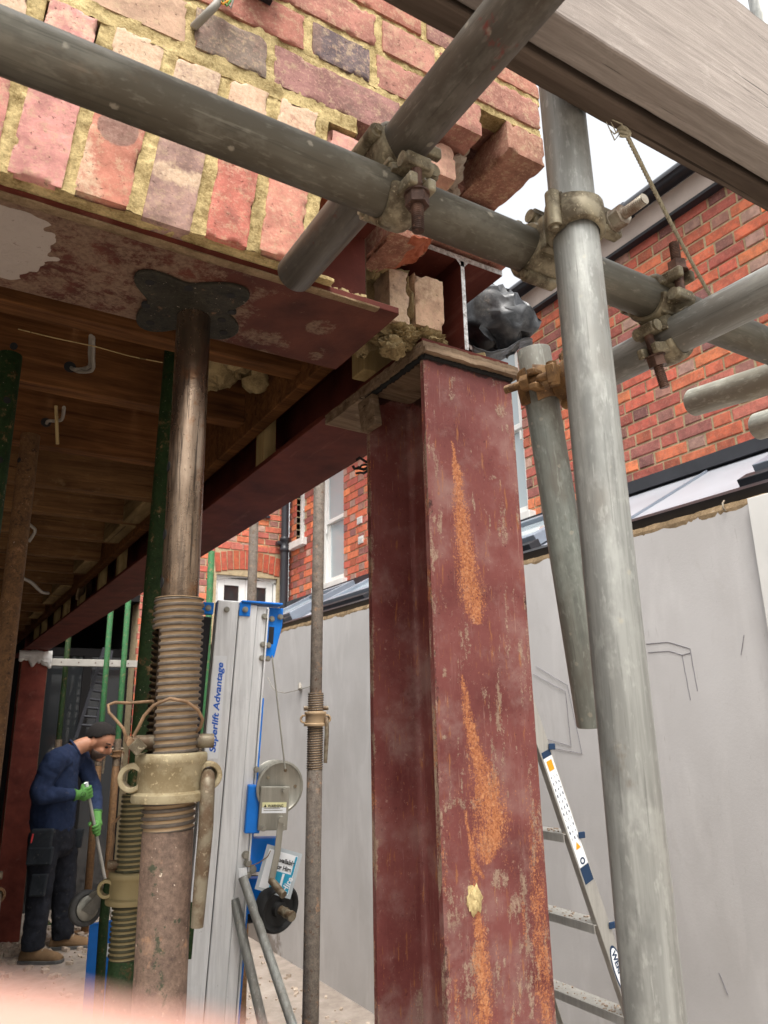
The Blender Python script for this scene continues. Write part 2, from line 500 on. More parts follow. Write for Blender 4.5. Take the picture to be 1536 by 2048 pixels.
def herobrick():
    t = NT('old_brick', .9, 0, .15)
    oc, rn = t.ocol(); r, g, b = t.wear()
    co = t.co((1, 1, 1), True)
    a = t.noise(24, 6, .7, co); f = t.noise(190, 5, .7, co); p = t.noise(75, 4, .6, co)
    hs = t.node('ShaderNodeHueSaturation'); hs.inputs['Value'].default_value = .72; hs.inputs['Saturation'].default_value = .88
    t.t.links.new(oc, hs.inputs['Color'])
    h2 = t.node('ShaderNodeHueSaturation'); h2.inputs['Saturation'].default_value = .88; h2.inputs['Value'].default_value = 1.12; t.t.links.new(oc, h2.inputs['Color'])
    c = t.mix(t.mask(a, .35, .68), hs.outputs[0], h2.outputs[0])
    c = t.mix(t.mul(t.mask(f, .50, .66), .4), c, lin('#cda58e'))
    c = t.mix(t.mul(t.mask(t.noise(60, 6, .8, co), .50, .64), .55), c, lin('#c0a888'))
    c = t.mix(t.mul(t.mask(t.noise(16, 5, .75, co), .55, .70), .45), c, lin('#6a4a44'))
    # lime bloom (G), purple-grey burnt skin (B), raw broken red body (R)
    bm = t.mask(t.math('ADD', g, t.mul(t.math('SUBTRACT', t.noise(48, 6, .75, co), .5), 1.3)), .38, .72)
    c = t.mix(t.mul(bm, .85), c, t.ramp(f, [(.3, lin('#c2a488')), (.7, lin('#dcc6aa'))]))
    um = t.mask(t.math('ADD', b, t.mul(t.math('SUBTRACT', t.noise(34, 5, .7, co), .5), 1.0)), .4, .66)
    c = t.mix(t.mul(um, .8), c, t.ramp(f, [(.3, lin('#6f5850')), (.7, lin('#957b70'))]))
    rm = t.mask(r, .35, .6)
    c = t.mix(rm, c, t.ramp(p, [(.3, lin('#86432f')), (.7, lin('#b56d52'))]))
    pit = t.mask(t.noise(150, 4, .75, co), .61, .70)
    c = t.mix(t.mul(pit, .6), c, lin('#4b2f27'))
    t.color(c)
    t.bump(t.math('SUBTRACT', t.math('ADD', t.mul(a, .8), t.mul(f, .7)), t.mul(pit, 1.0)), .6, .0022)
    return t.m
M['herobrick'] = herobrick()
def mortar(name, lo, hi, bump=.8):
    t = NT(name, .95, 0, .1)
    a = t.noise(30, 5, .7); f = t.noise(260, 5, .75)
    c = t.ramp(t.math('ADD', t.mul(a, .6), t.mul(f, .4)), [(.36, lo), (.60, hi)])
    c = t.mix(t.mul(t.mask(t.noise(11, 4), .52, .72), .45), c, tuple(k * .55 for k in lo))
    t.color(c).bump(t.math('ADD', t.mul(a, .6), f), bump, .003)
    return t.m
M['mortar'] = mortar('sandy_mortar', lin('#7f6a42'), lin('#dcc691'))
M['mortar_far'] = mortar('pointing', lin('#96856a'), lin('#bba988'), .3)
M['mortar_lump'] = mortar('lumpy_mortar', lin('#77664a'), lin('#ab9870'))
def farbrick(name):
    t = NT(name, .85)
    oc, rn = t.ocol(); co = t.co((1, 1, 1), True)
    a = t.noise(18, 5, .7, co); f = t.noise(90, 4, .7, co)
    c = t.mix(t.mask(a, .36, .64), t.mix(.4, oc, (.06, .03, .028)), oc)
    c = t.mix(t.mul(t.mask(f, .52, .68), .45), c, lin('#b8907a'))
    t.color(c).bump(t.math('ADD', a, f), .5, .003)
    return t.m
M['farbrick'] = farbrick('red_stock_brick')
def farbrick_mass():
    t = NT('red_stock_brick_mass', .85)
    r, g, b = t.wear()
    n = t.node('ShaderNodeAttribute'); n.attribute_name = 'wear'
    a = t.noise(14, 5, .7)
    t.color(t.mix(t.mul(t.mask(a, .4, .75), .4), n.outputs['Color'], (.05, .02, .018)))
    return t.m
M['farbrick_mass'] = farbrick_mass()

def timber(name, dark, light, rough=.8, sc=(3, 45, 45), knots=True, wear=None):
    """grain along local X unless the scale says otherwise"""
    t = NT(name, rough, 0, .12)
    g = t.noise(1.0, 6, .7, t.co(sc, True), .6); f = t.noise(2.5, 4, .7, t.co(sc, True))
    b = t.noise(3.0, 4, .6, t.co((1, 1, 1), True))
    c = t.ramp(g, [(.3, dark), (.52, tuple((x + y) / 2 for x, y in zip(dark, light))), (.7, light)])
    c = t.mix(t.mul(t.mask(b, .45, .7), .5), c, tuple(k * .5 for k in dark))
    ck = t.noise(1.0, 3, .6, t.co(tuple(q * 1.6 if q > 20 else q * .5 for q in sc), True))
    c = t.mix(t.mul(t.mask(ck, .66, .70), .8), c, tuple(k * .25 for k in dark))
    if wear: c = t.mix(t.mul(t.mask(t.noise(30, 5, .75, t.co((.5, 1, 1), True)), .55, .7), .35), c, wear)
    t.color(c).bump(t.math('ADD', g, t.mul(f, .4)), .5, .0016)
    return t.m
M['joist'] = timber('old_joist_timber', lin('#412817'), lin('#865a35'))
M['joist_pale'] = timber('worn_joist_timber', lin('#493120'), lin('#83623e'), .9, (3, 45, 45), True, lin('#8d7656'))
M['packer'] = timber('pale_softwood', lin('#8f7a52'), lin('#bda678'), .75, (40, 40, 5))
M['packer_x'] = timber('pale_softwood_plate', lin('#6b593a'), lin('#96805a'), .75, (40, 5, 40))
M['board'] = timber('weathered_scaffold_board', lin('#857c75'), lin('#a89e96'), .85, (8, 160, 160), True, lin('#bdb4ac'))
M['board_dark'] = timber('dark_scaffold_board', lin('#4a3f36'), lin('#6d6056'), .85, (2.5, 60, 60))  # darker brown timber for the board behind the grey one
M['capwood'] = timber('rusty_packing_plate', lin('#5a4838'), lin('#a08a72'), .8, (5, 40, 60), True, lin('#b7a58f'))

def prop_inner():
    t = NT('worn_brown_steel', .3, .45)
    a = t.noise(16, 6, .7, t.co((1, 1, .5))); st = t.noise(1, 5, .7, t.co((70, 70, 5))); f = t.noise(240, 4, .7)
    c = t.ramp(t.math('ADD', t.mul(a, .6), t.mul(st, .4)), [(.34, lin('#57493f')), (.5, lin('#8c7764')), (.66, lin('#b29d88'))])
    c = t.mix(t.mul(t.mask(t.noise(30, 5, .7), .56, .68), .6), c, lin('#8a5e3a'))
    c = t.mix(t.mul(t.mask(f, .6, .7), .6), c, lin('#2e2a27'))
    s1 = t.noise(1.0, 3, .7, t.co((240, 240, 8)))
    c = t.mix(t.mul(t.mask(s1, .58, .64), .7), c, lin('#2a2522'))
    c = t.mix(t.mul(t.mask(t.noise(1.0, 4, .7, t.co((40, 40, 3))), .54, .62), .6), c, lin('#4f463f'))  # streaks in the colour imitate bright and dark reflections along the tube
    t.metal(.8)
    t.color(c).rough(t.ramp(a, [(.35, .16), (.65, .40)])).bump(t.math('ADD', f, st), .4, .001)
    return t.m
M['prop_inner'] = prop_inner()
def prop_outer(name, c0, c1, spot):
    t = NT(name, .7, .15)
    a = t.noise(40, 6, .75); f = t.noise(170, 5, .75); st = t.noise(1, 4, .7, t.co((50, 50, 8)))
    c = t.ramp(t.math('ADD', t.mul(a, .55), t.mul(f, .45)), [(.36, c0), (.62, c1)])
    c = t.mix(t.mul(t.mask(t.noise(55, 5, .7), .58, .66), .85), c, spot)
    c = t.mix(t.mul(t.mask(t.noise(26, 5, .7), .58, .72), .5), c, lin('#b48763'))
    c = t.mix(t.mul(t.mask(t.noise(210, 3, .6), .68, .72), .8), c, lin('#c9b8a4'))
    t.color(c).bump(t.math('ADD', a, f), .5, .0016)
    return t.m
M['prop_outer'] = prop_outer('rusty_prop_tube', lin('#463830'), lin('#7c6657'), lin('#2f3a28'))
M['prop_rust'] = prop_outer('brown_rusty_prop', lin('#4a3526'), lin('#80603f'), lin('#3a2c22'))
M['prop_rust_grey'] = prop_outer('grey_rusty_prop', lin('#4b443d'), lin('#80756a'), lin('#5a4130'))
M['prop_green'] = prop_outer('green_painted_prop', lin('#14270f'), lin('#2c4222'), lin('#4a3a20'))
M['prop_green_far'] = prop_outer('bright_green_prop', lin('#265234'), lin('#447a4c'), lin('#6d5a44'))
M['prop_plate'] = prop_outer('dark_green_prop_plate', lin('#1f1e19'), lin('#3c382e'), lin('#1a1e18'))
def thread(name, top, low):
    t = NT(name, .6, .35)
    r, g, b = t.wear()
    f = t.noise(200, 4, .7); a = t.noise(30, 5, .7)
    crest = t.mix(t.mask(a, .35, .65), top, tuple(k * .62 for k in top))
    c = t.mix(t.mask(t.math('ADD', g, t.mul(t.math('SUBTRACT', f, .5), .5)), .35, .7), low, crest)
    t.color(c).bump(f, .3, .001)
    return t.m
M['thread'] = thread('dusty_screw_thread', lin('#6b6259'), lin('#a58d6f'))
M['thread_green'] = thread('dusty_green_screw_thread', lin('#4d4a38'), lin('#8d7f5c'))
M['nut'] = cast('dusty_cast_nut', lin('#a3977a'), lin('#857659'))
M['handle'] = cast('worn_steel_handle', lin('#7d7462'), lin('#5c4a38'))
M['wire'] = simple('rusty_wire', lin('#8a6f55'), .7, .2, .3, 60)
M['rope'] = timber('cream_rope', lin('#a39c84'), lin('#cfcab4'), .9, (200, 200, 60))

def plaster():
    t = NT('grey_painted_plaster', .8)
    a = t.noise(.9, 5, .6); b = t.noise(3.2, 6, .65, t.co((1, 1, .5))); f = t.noise(90, 5, .7)
    c = t.ramp(a, [(.3, lin('#aba7a4')), (.7, lin('#c2bfbd'))])
    tr_ = t.noise(1.0, 4, .6, t.co((5, 5, 1.2)), .8); c = t.mix(t.mul(t.mask(tr_, .52, .66), .22), c, lin('#cfccc9')); c = t.mix(t.mul(t.mask(t.noise(1.0, 5, .7, t.co((7, 7, 2.5)), 1.5), .56, .70), .22), c, lin('#a6a19c'))
    c = t.mix(t.mul(t.mask(t.noise(1.0, 4, .8, t.co((60, 60, 7))), .66, .70), .4), c, lin('#8f8a84'))
    c = t.mix(t.mul(t.mask(b, .52, .72), .25), c, lin('#a8a39f'))
    c = t.mix(t.mul(t.mask(t.noise(1.6, 4, .6, t.co((1, 3, 1))), .55, .75), .35), c, lin('#d2cfcc'))
    c = t.mix(t.mul(t.mask(t.noise(38, 5, .8), .69, .73), .5), c, lin('#8b8580'))
    r, g, bb = t.wear()
    c = t.mix(t.mul(t.mask(t.math('ADD', g, t.mul(t.math('SUBTRACT', t.noise(9, 5, .7), .5), 1.0)), .4, .6), .7), c, lin('#6f6257'))
    t.color(c).bump(t.math('ADD', t.mul(b, .7), t.mul(f, .35)), .35, .004)
    return t.m
M['plaster'] = plaster()
M['plaster_white'] = simple('white_painted_board', lin('#d6d4cf'), .75, 0, .06, 3.0, .1)
M['raw_edge'] = mortar('raw_plaster_edge', lin('#6b5942'), lin('#9a8468'), .9)
M['pencil'] = simple('pencil_line', lin('#77747a'), .9)
def concrete():
    t = NT('dusty_concrete', .9)
    a = t.noise(.8, 6, .65); b = t.noise(7, 6, .7); f = t.noise(60, 5, .75)
    c = t.ramp(t.math('ADD', t.mul(a, .5), t.mul(b, .5)), [(.32, lin('#6c625a')), (.5, lin('#8d8278')), (.68, lin('#a89d93'))])
    c = t.mix(t.mul(t.mask(f, .6, .7), .4), c, lin('#6c6058'))
    t.color(c).bump(t.math('ADD', b, f), .5, .01)
    return t.m
M['concrete'] = concrete()
M['low_bounce'] = mortar('dark_low_bounce_floor', lin('#3a3029'), lin('#574a40'), .8)
M['rubble'] = mortar('rubble', lin('#8a7a6a'), lin('#b5a697'), .6)
M['dull_white'] = simple('dull_white_rail', lin('#a39f97'), .7, 0, .12, 9)
M['white_paint'] = simple('white_gloss_paint', lin('#e6e5e1'), .4, 0, .05, 5)
M['white_sill'] = simple('white_painted_sill', lin('#dcdad5'), .6, 0, .08, 14)
M['black_plastic'] = simple('black_plastic', (.022, .022, .025), .4, 0, .15, 8)
M['gutter'] = simple('dark_grey_gutter', (.035, .036, .042), .35, 0, .15, 4)
M['fascia'] = simple('weathered_fascia', lin('#b8aca4'), .7, 0, .1, 6)
M['lead'] = simple('lead_flashing', lin('#56585c'), .5, .3, .15, 6)
M['roof_pale'] = simple('pale_roof_panel', lin('#9a9ca2'), .4, 0, .07, 3)
M['rooflight'] = simple('blue_grey_rooflight_frame', lin('#828a95'), .35, .2, .1, 4)
def glass(name, tint, rough=.05):
    t = NT(name, rough)
    t.color(tint); t.b.inputs['Specular IOR Level'].default_value = .8
    n = t.noise(2.0, 2); t.bump(n, .03, .01)
    return t.m
M['glass_pale'] = glass('window_glass', lin('#a9b4b8'))
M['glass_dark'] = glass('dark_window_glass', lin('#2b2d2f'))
M['dark_wall'] = simple('dark_interior_wall', lin('#1e1b1a'), .95, 0, .25, 1.5, .2)  # near-black wall colour stands in for the missing light indoors
M['dark_frame'] = simple('black_frame_and_wall', (.008, .007, .007), .9, 0, .2, 2)
M['alu'] = None
def alu(name, base, k=.55):
    t = NT(name, .42, k)
    st = t.noise(1, 5, .7, t.co((60, 60, 2.0))); b = t.noise(5, 5, .65)
    c = t.mix(t.mask(st, .35, .65), tuple(x * .82 for x in base), base)
    c = t.mix(t.mul(t.mask(b, .52, .7), .35), c, tuple(x * .6 for x in base))
    c = t.mix(t.mul(t.mask(t.noise(70, 5, .8), .65, .7), .5), c, lin('#6e6a63'))
    t.color(c).rough(t.ramp(b, [(.3, .34), (.7, .55)])).bump(st, .15, .001)
    return t.m
M['alu'] = alu('brushed_aluminium', lin('#e2e3e3'), .25)
M['alu_old'] = alu('worn_aluminium', lin('#b4b1aa'), .5)
M['zinc'] = alu('zinc_plated_steel', lin('#9e9b90'), .6)
M['blue'] = simple('bright_blue_paint', lin('#1273cf'), .4, 0, .12, 9)
M['blue_text'] = simple('blue_print', lin('#1d5fc0'), .5, 0, .02)
M['navy'] = simple('navy_print', lin('#1f3550'), .5, 0, .02)
M['black_text'] = simple('black_print', (.02, .02, .02), .6, 0, .02)
M['sticker_white'] = simple('white_sticker', lin('#e2e4e6'), .45, 0, .04, 20)
M['sticker_yellow'] = simple('pale_yellow_sticker', lin('#d9d5a4'), .5, 0, .04, 20)
M['sticker_teal'] = simple('teal_print', lin('#2b93b4'), .5, 0, .05)
M['sticker_orange'] = simple('orange_print', lin('#e29a1e'), .5, 0, .05)
M['sleeve'] = simple('clear_plastic_sleeve', lin('#aeb6ba'), .2, 0, .05)
M['rubber'] = simple('black_rubber', (.018, .018, .018), .65, 0, .25, 20, .15)
M['grey_rubber'] = simple('grey_rubber_wheel', (.09, .088, .085), .7, 0, .2, 25, .15)
def poly_sheet():
    t = NT('black_polythene', .3, 0, .6)
    a = t.noise(9, 5, .65, t.co(), 1.2); f = t.noise(45, 4, .6, t.co(), .8)
    t.color(t.ramp(t.noise(14, 6, .8), [(.45, (.022, .024, .028)), (.60, (.07, .072, .076)), (.72, lin('#8b7f6e'))]))
    t.rough(t.ramp(f, [(.4, .28), (.7, .55)])).bump(t.math('ADD', a, t.mul(f, .15)), .2, .006)
    return t.m
M['polythene'] = poly_sheet()
M['cable'] = simple('grey_cable', lin('#8d887e'), .5, 0, .1, 30)
M['cable_white'] = simple('pale_cable', lin('#8d877d'), .5, 0, .1, 30)
def cloth(name, col, var=.3, sc=30):
    t = NT(name, .92, 0, .2)
    a = t.noise(6, 5, .65, t.co(), .8); w = t.noise(300, 3, .6); d = t.noise(sc, 5, .7)
    c = t.ramp(a, [(.3, tuple(k * (1 - var) for k in col)), (.7, tuple(min(1, k * (1 + var)) for k in col))])
    c = t.mix(t.mul(t.mask(d, .6, .72), .25), c, lin('#8b8478'))
    t.color(c).bump(t.math('ADD', t.mul(a, 3.0), w), .6, .006)
    return t.m
M['jumper'] = cloth('navy_blue_jumper', lin('#2a3652'))
M['trousers'] = cloth('charcoal_work_trousers', lin('#23252c'), .35)
M['pocket'] = cloth('faded_black_pocket', lin('#2f3338'), .3)
M['boot'] = cloth('tan_work_boot', lin('#7a6147'), .3, 50)
M['glove'] = simple('lime_green_glove', lin('#568a45'), .75, 0, .12, 40, .2)
def skin(name, col):
    t = NT(name, .5)
    a = t.noise(25, 4, .6)
    t.color(t.ramp(a, [(.3, tuple(k * .85 for k in col)), (.7, col)]))
    t.b.inputs['Subsurface Weight'].default_value = .12
    t.b.inputs['Subsurface Radius'].default_value = (.012, .005, .003)
    t.bump(t.noise(350, 3), .15, .001)
    return t.m
M['skin'] = skin('skin', lin('#b98468'))
M['skin_pink'] = skin('pink_skin', lin('#bb9082'))
M['nail'] = simple('finger_nail', lin('#dcae9f'), .3, 0, .05)
M['hair'] = simple('dark_short_hair', (.016, .013, .012), .95, 0, .4, 120, .5)
M['beard'] = simple('dark_stubble', (.10, .066, .052), .8, 0, .4, 150, .4)
M['broom'] = simple('grey_broom_handle', lin('#a9a7a0'), .45, .2, .12, 15)
M['red_plastic'] = simple('red_plastic', lin('#c43a3a'), .5)
# ------------------------------------------------------------------ the setting
GZ = 0.10                                        # floor level
rnd = random.Random(7)

def build_ground():
    mb = MB()
    mb.grid(lambda u, v: (-60 + 120 * u, -60 + 120 * v, GZ), 8, 8, False)
    o = mb.build('ground', M['concrete']); tag(o, kind='structure')
    mb = MB(); mb.grid(lambda u, v: (-3.2 + 3.86 * u, 1.08 + 6.7 * v, GZ + .004), 4, 6, False)  # added dark floor sheet under the joists, to cut bounced light
    o = mb.build('floor', M['low_bounce']); tag(o, kind='structure')
    mb = MB()                                    # loose rubble and dust, one mass
    r = random.Random(3)
    for k in range(900):
        x = r.uniform(.2, 2.4); y = r.uniform(3.5, 7.7); s = r.uniform(.004, .016) * (1.6 if y > 6 else 1)
        a = r.uniform(0, 6.28)
        mb.obox((x, y, GZ + s * .4), (math.cos(a), math.sin(a), r.uniform(-.3, .3)), (-math.sin(a), math.cos(a), .1), (0, .1, 1), s, s * r.uniform(.5, 1), s * r.uniform(.4, .8))
    for k in range(160):                         # a heap round the foot of the far column
        x = r.gauss(.8, .16); y = r.gauss(6.95, .12); s = r.uniform(.01, .03); a = r.uniform(0, 6.28)
        mb.obox((x, y, GZ + s * .5), (math.cos(a), math.sin(a), r.uniform(-.4, .4)), (-math.sin(a), math.cos(a), .2), (0, .2, 1), s, s * .8, s * .6)
    o = mb.build('rubble', M['rubble']); tag(o, 'loose rubble and dust strewn over the concrete floor', 'rubble', kind='stuff')
build_ground()

# ---- bricks for the houses behind: low chamfered blocks, shared meshes
def chamfer_brick(L, H, D, axis, seed):
    """length along axis ('x' or 'y'), face towards -X (axis y) or -Y (axis x)"""
    r = random.Random(seed); mb = MB(); c = .004
    j = lambda: r.uniform(-.0016, .0016)
    hl, hh = L / 2, H / 2
    out = [(-hl, -hh), (hl, -hh), (hl, hh), (-hl, hh)]
    inn = [(a + (c if a < 0 else -c) + j(), b + (c if b < 0 else -c) + j()) for a, b in out]
    P = [(a, D * .5, b) for a, b in out] + [(a + j(), -.001 + c, b + j()) for a, b in out] + [(a, j() - .001, b) for a, b in inn]
    if axis == 'y': P = [(y, -x, z) for x, y, z in P]
    Fs = []
    for k in range(4):
        n = (k + 1) % 4
        Fs += [(k, n, 4 + n, 4 + k), (4 + k, 4 + n, 8 + n, 8 + k)]
    Fs.append((8, 9, 10, 11))
    mb.add(P, Fs)
    me = mb.mesh('brick'); me.materials.append(M['farbrick'])
    return me
PAL_S = [tuple(min(1, k * 1.32) for k in lin(h)) for h in ('#b5614a', '#bd6a4c', '#a85648', '#b05a48', '#c77550', '#9a5348', '#8c564f', '#bb6348', '#a86254')]
PAL_H = [lin(h) for h in ('#ac887b', '#996a60', '#a87a6c', '#90625a', '#b5644c', '#bc9888', '#885c58')]
SL, HL, BH, JT = .215, .1025, .064, .0105
CP = .0752
def flemish(a0, a1, z0, z1, r):
    """(centre along the wall, z, length, is_header) of every whole brick between a0 and a1"""
    P = SL + HL + 2 * JT
    k = 0; z = z0
    while z + BH < z1:
        a = a0 - P + (0 if k % 2 == 0 else P / 2)
        while a < a1:
            for L, h in ((SL, False), (HL, True)):
                b0, b1 = max(a, a0), min(a + L, a1)
                if b1 - b0 > .04: yield ((b0 + b1) / 2, z + BH / 2, b1 - b0, h)
                a += L + JT
        z += CP; k += 1
def house_wall(parent, axis, plane, a0, a1, z0, z1, holes, view, seed, limit=296):
    """bricks of one house wall: the ones that show largest as parts, the rest joined"""
    r = random.Random(seed); near = []; far = []
    for a, z, L, h in flemish(a0, a1, z0, z1, r):
        lo, hi = a - L / 2, a + L / 2
        bad = False
        for (h0, h1, hz0, hz1) in holes:
            if lo < h1 and hi > h0 and z - BH / 2 < hz1 and z + BH / 2 > hz0:
                if lo < h0 - .05: hi = h0
                elif hi > h1 + .05: lo = h1
                else: bad = True
        if bad or hi - lo < .04: continue
        p = (plane, (lo + hi) / 2, z) if axis == 'y' else ((lo + hi) / 2, plane, z)
        x, y, d = proj(p)
        seen = any(b[0] < x < b[1] and b[2] < y < b[3] for b in view)
        col = r.choice(PAL_H if h and r.random() < .8 else PAL_S); q = r.uniform(.82, 1.15); col = tuple(min(1, k * q) for k in col)
        (near if seen else far).append((hi - lo, p, h, col, d))
    near.sort(key=lambda b: b[4]); far += near[limit:]; near = near[:limit]
    cache = {}
    for L, p, h, col, d in near:
        key = (round(L, 2), r.randint(0, 2))
        if key not in cache: cache[key] = chamfer_brick(L if abs(L - key[0]) < .003 else key[0], BH, .09, axis, len(cache) + seed)
        o = instance('brick', cache[key], p, parent, col)
        s = r.uniform(-.0025, .0025)
        o.location.x += s if axis == 'y' else 0; o.location.y += s if axis == 'x' else 0
    if far:
        mb = MB(); cols = []
        for L, p, h, col, d in far:
            n = len(mb.v)
            if axis == 'y': mb.box((p[0] - .001, p[1] - L / 2, p[2] - BH / 2), (p[0] + .05, p[1] + L / 2, p[2] + BH / 2))
            else: mb.box((p[0] - L / 2, p[1] - .001, p[2] - BH / 2), (p[0] + L / 2, p[1] + .05, p[2] + BH / 2))
            cols += [c4(col)] * (len(mb.v) - n)
        o = mb.build('brick_mass', M['farbrick_mass'], parent, cols=cols); o['kind'] = 'stuff'
    return near

def rect_minus(mb, axis, plane, a0, a1, z0, z1, holes, depth):
    """a backing slab with rectangular openings"""
    za = sorted({z0, z1} | {min(max(h[2], z0), z1) for h in holes} | {min(max(h[3], z0), z1) for h in holes})
    for b0, b1 in zip(za, za[1:]):
        if b1 - b0 < 1e-4: continue
        segs = [(a0, a1)]
        for h in holes:
            if h[2] < b1 - 1e-5 and h[3] > b0 + 1e-5:
                n = []
                for s0, s1 in segs:
                    if h[0] > s0: n.append((s0, min(s1, h[0])))
                    if h[1] < s1: n.append((max(s0, h[1]), s1))
                segs = [q for q in n if q[1] - q[0] > 1e-4]
        for s0, s1 in segs:
            if axis == 'y': mb.box((plane, s0, b0), (plane + depth, s1, b1))
            else: mb.box((s0, plane, b0), (s1, plane + depth, b1))

XH = 3.45                                        # face of the neighbouring house's side wall
YB = 7.80                                        # face of the wall across the end
def sash_window(parent, y0, y1, z0, z1, glassm='glass_pale'):
    """white sash window set into the side wall (plane x = XH), hung behind the brick face"""
    x = XH + .05; zm = (z0 + z1) * .5 - .03; fw = .055
    w = MB()
    w.box((x, y0, z0), (x + .07, y0 + fw, z1)); w.box((x, y1 - fw, z0), (x + .07, y1, z1))
    w.box((x, y0 + fw, z1 - fw), (x + .07, y1 - fw, z1)); w.box((x, y0 + fw, z0), (x + .07, y1 - fw, z0 + .05))
    win = w.build('window', M['white_paint'], parent, .004)
    for b0, b1, dx in ((zm, z1 - fw, .012), (z0 + .05, zm + .035, .034)):
        s = MB(); k = .042
        s.box((x + dx, y0 + fw, b0), (x + dx + .03, y0 + fw + k, b1)); s.box((x + dx, y1 - fw - k, b0), (x + dx + .03, y1 - fw, b1))
        s.box((x + dx, y0 + fw + k, b1 - k), (x + dx + .03, y1 - fw - k, b1)); s.box((x + dx, y0 + fw + k, b0), (x + dx + .03, y1 - fw - k, b0 + k))
        s.build('sash', M['white_paint'], win, .003)
        g = MB(); g.box((x + dx + .012, y0 + fw + k, b0 + k), (x + dx + .018, y1 - fw - k, b1 - k)); g.build('pane', M[glassm], win)
    for yy in (y0 + fw + .01, y1 - fw - .03):
        h = MB(); h.cyl((x + .002, yy + .01, zm - .10), (x + .002, yy + .01, zm - .03), .011, n=10); h.build('sash_horn', M['white_paint'], win)
    s = MB(); s.box((XH - .06, y0 - .07, z0 - .085), (XH + .10, y1 + .07, z0)); s.build('sill', M['white_sill'], win, .006)
    b = MB(); b.box((x + .09, y0, z0), (x + .10, y1, z1)); b.build('blind', M['plaster_white'], win)
    return win

def neighbour_house():
    t = thing('brick_house', 'neighbouring red brick house side wall with gutter and white sash windows above the glazed lean-to', 'house', (XH + 1, 4.5, GZ))
    holes = [(3.72, 4.62, 3.10, 4.52), (6.44, 7.00, 3.10, 4.52), (7.38, 7.60, 3.72, 4.52)]
    y0, y1, z0, z1 = .9, YB - .01, 2.60, 4.55
    view = [(1010, 1560, 330, 1050), (640, 740, 900, 1200)]
    house_wall(t, 'y', XH, y0, y1, z0, z1, holes, view, 11)
    b = MB(); rect_minus(b, 'y', XH + .006, y0, y1, GZ, z1 + .2, holes, .22); b.build('wall', M['mortar_far'], t)
    for (a, bb, c, d) in holes:
        sash_window(t, a, bb, c, d)
    # eaves: fascia board, black gutter on brackets
    f = MB(); f.box((XH - .055, y0, 4.555), (XH + .02, y1, 4.70)); f.build('fascia', M['fascia'], t, .003)
    s = MB(); s.box((XH - .058, y0, 4.535), (XH + .0, y1, 4.5545)); s.build('soffit_batten', M['black_plastic'], t)
    g = MB(); gx, gz, gr = XH - .118, 4.70, .062
    g.lathe((gx, y0, gz), (0, 1, 0), [(gr, 0), (gr, y1 - y0), (gr - .004, y1 - y0), (gr - .004, 0)], 20, True, True, R_(0), R_(180), ref=(-1, 0, 0))
    gu = g.build('gutter', M['gutter'], t)
    yy = y0 + .4
    while yy < y1:
        k = MB(); k.lathe((gx, yy - .02, gz), (0, 1, 0), [(gr + .001, 0), (gr + .006, 0), (gr + .006, .04), (gr + .001, .04)], 20, True, True, R_(-8), R_(188), ref=(-1, 0, 0)); yy += .62; k.build('gutter_bracket', M['gutter'], gu)
    rf = MB(); rf.add([(XH - .10, y0, 4.755), (XH - .10, y1, 4.755), (XH + 3.2, y1, 6.3), (XH + 3.2, y0, 6.3)], [(0, 1, 2, 3)]); rf.build('roof', M['lead'], t)
    # air vents let into the brickwork
    for (py, pz) in ((6.10, 3.62), (6.08, 3.42)):
        v = MB(); v.box((XH - .012, py - .045, pz - .035), (XH + .005, py + .045, pz + .035))
        for q in range(3): v.box((XH - .016, py - .035, pz - .022 + q * .018), (XH - .0125, py + .035, pz - .014 + q * .018))
        v.build('air_vent', M['plaster_white'], t)
neighbour_house()

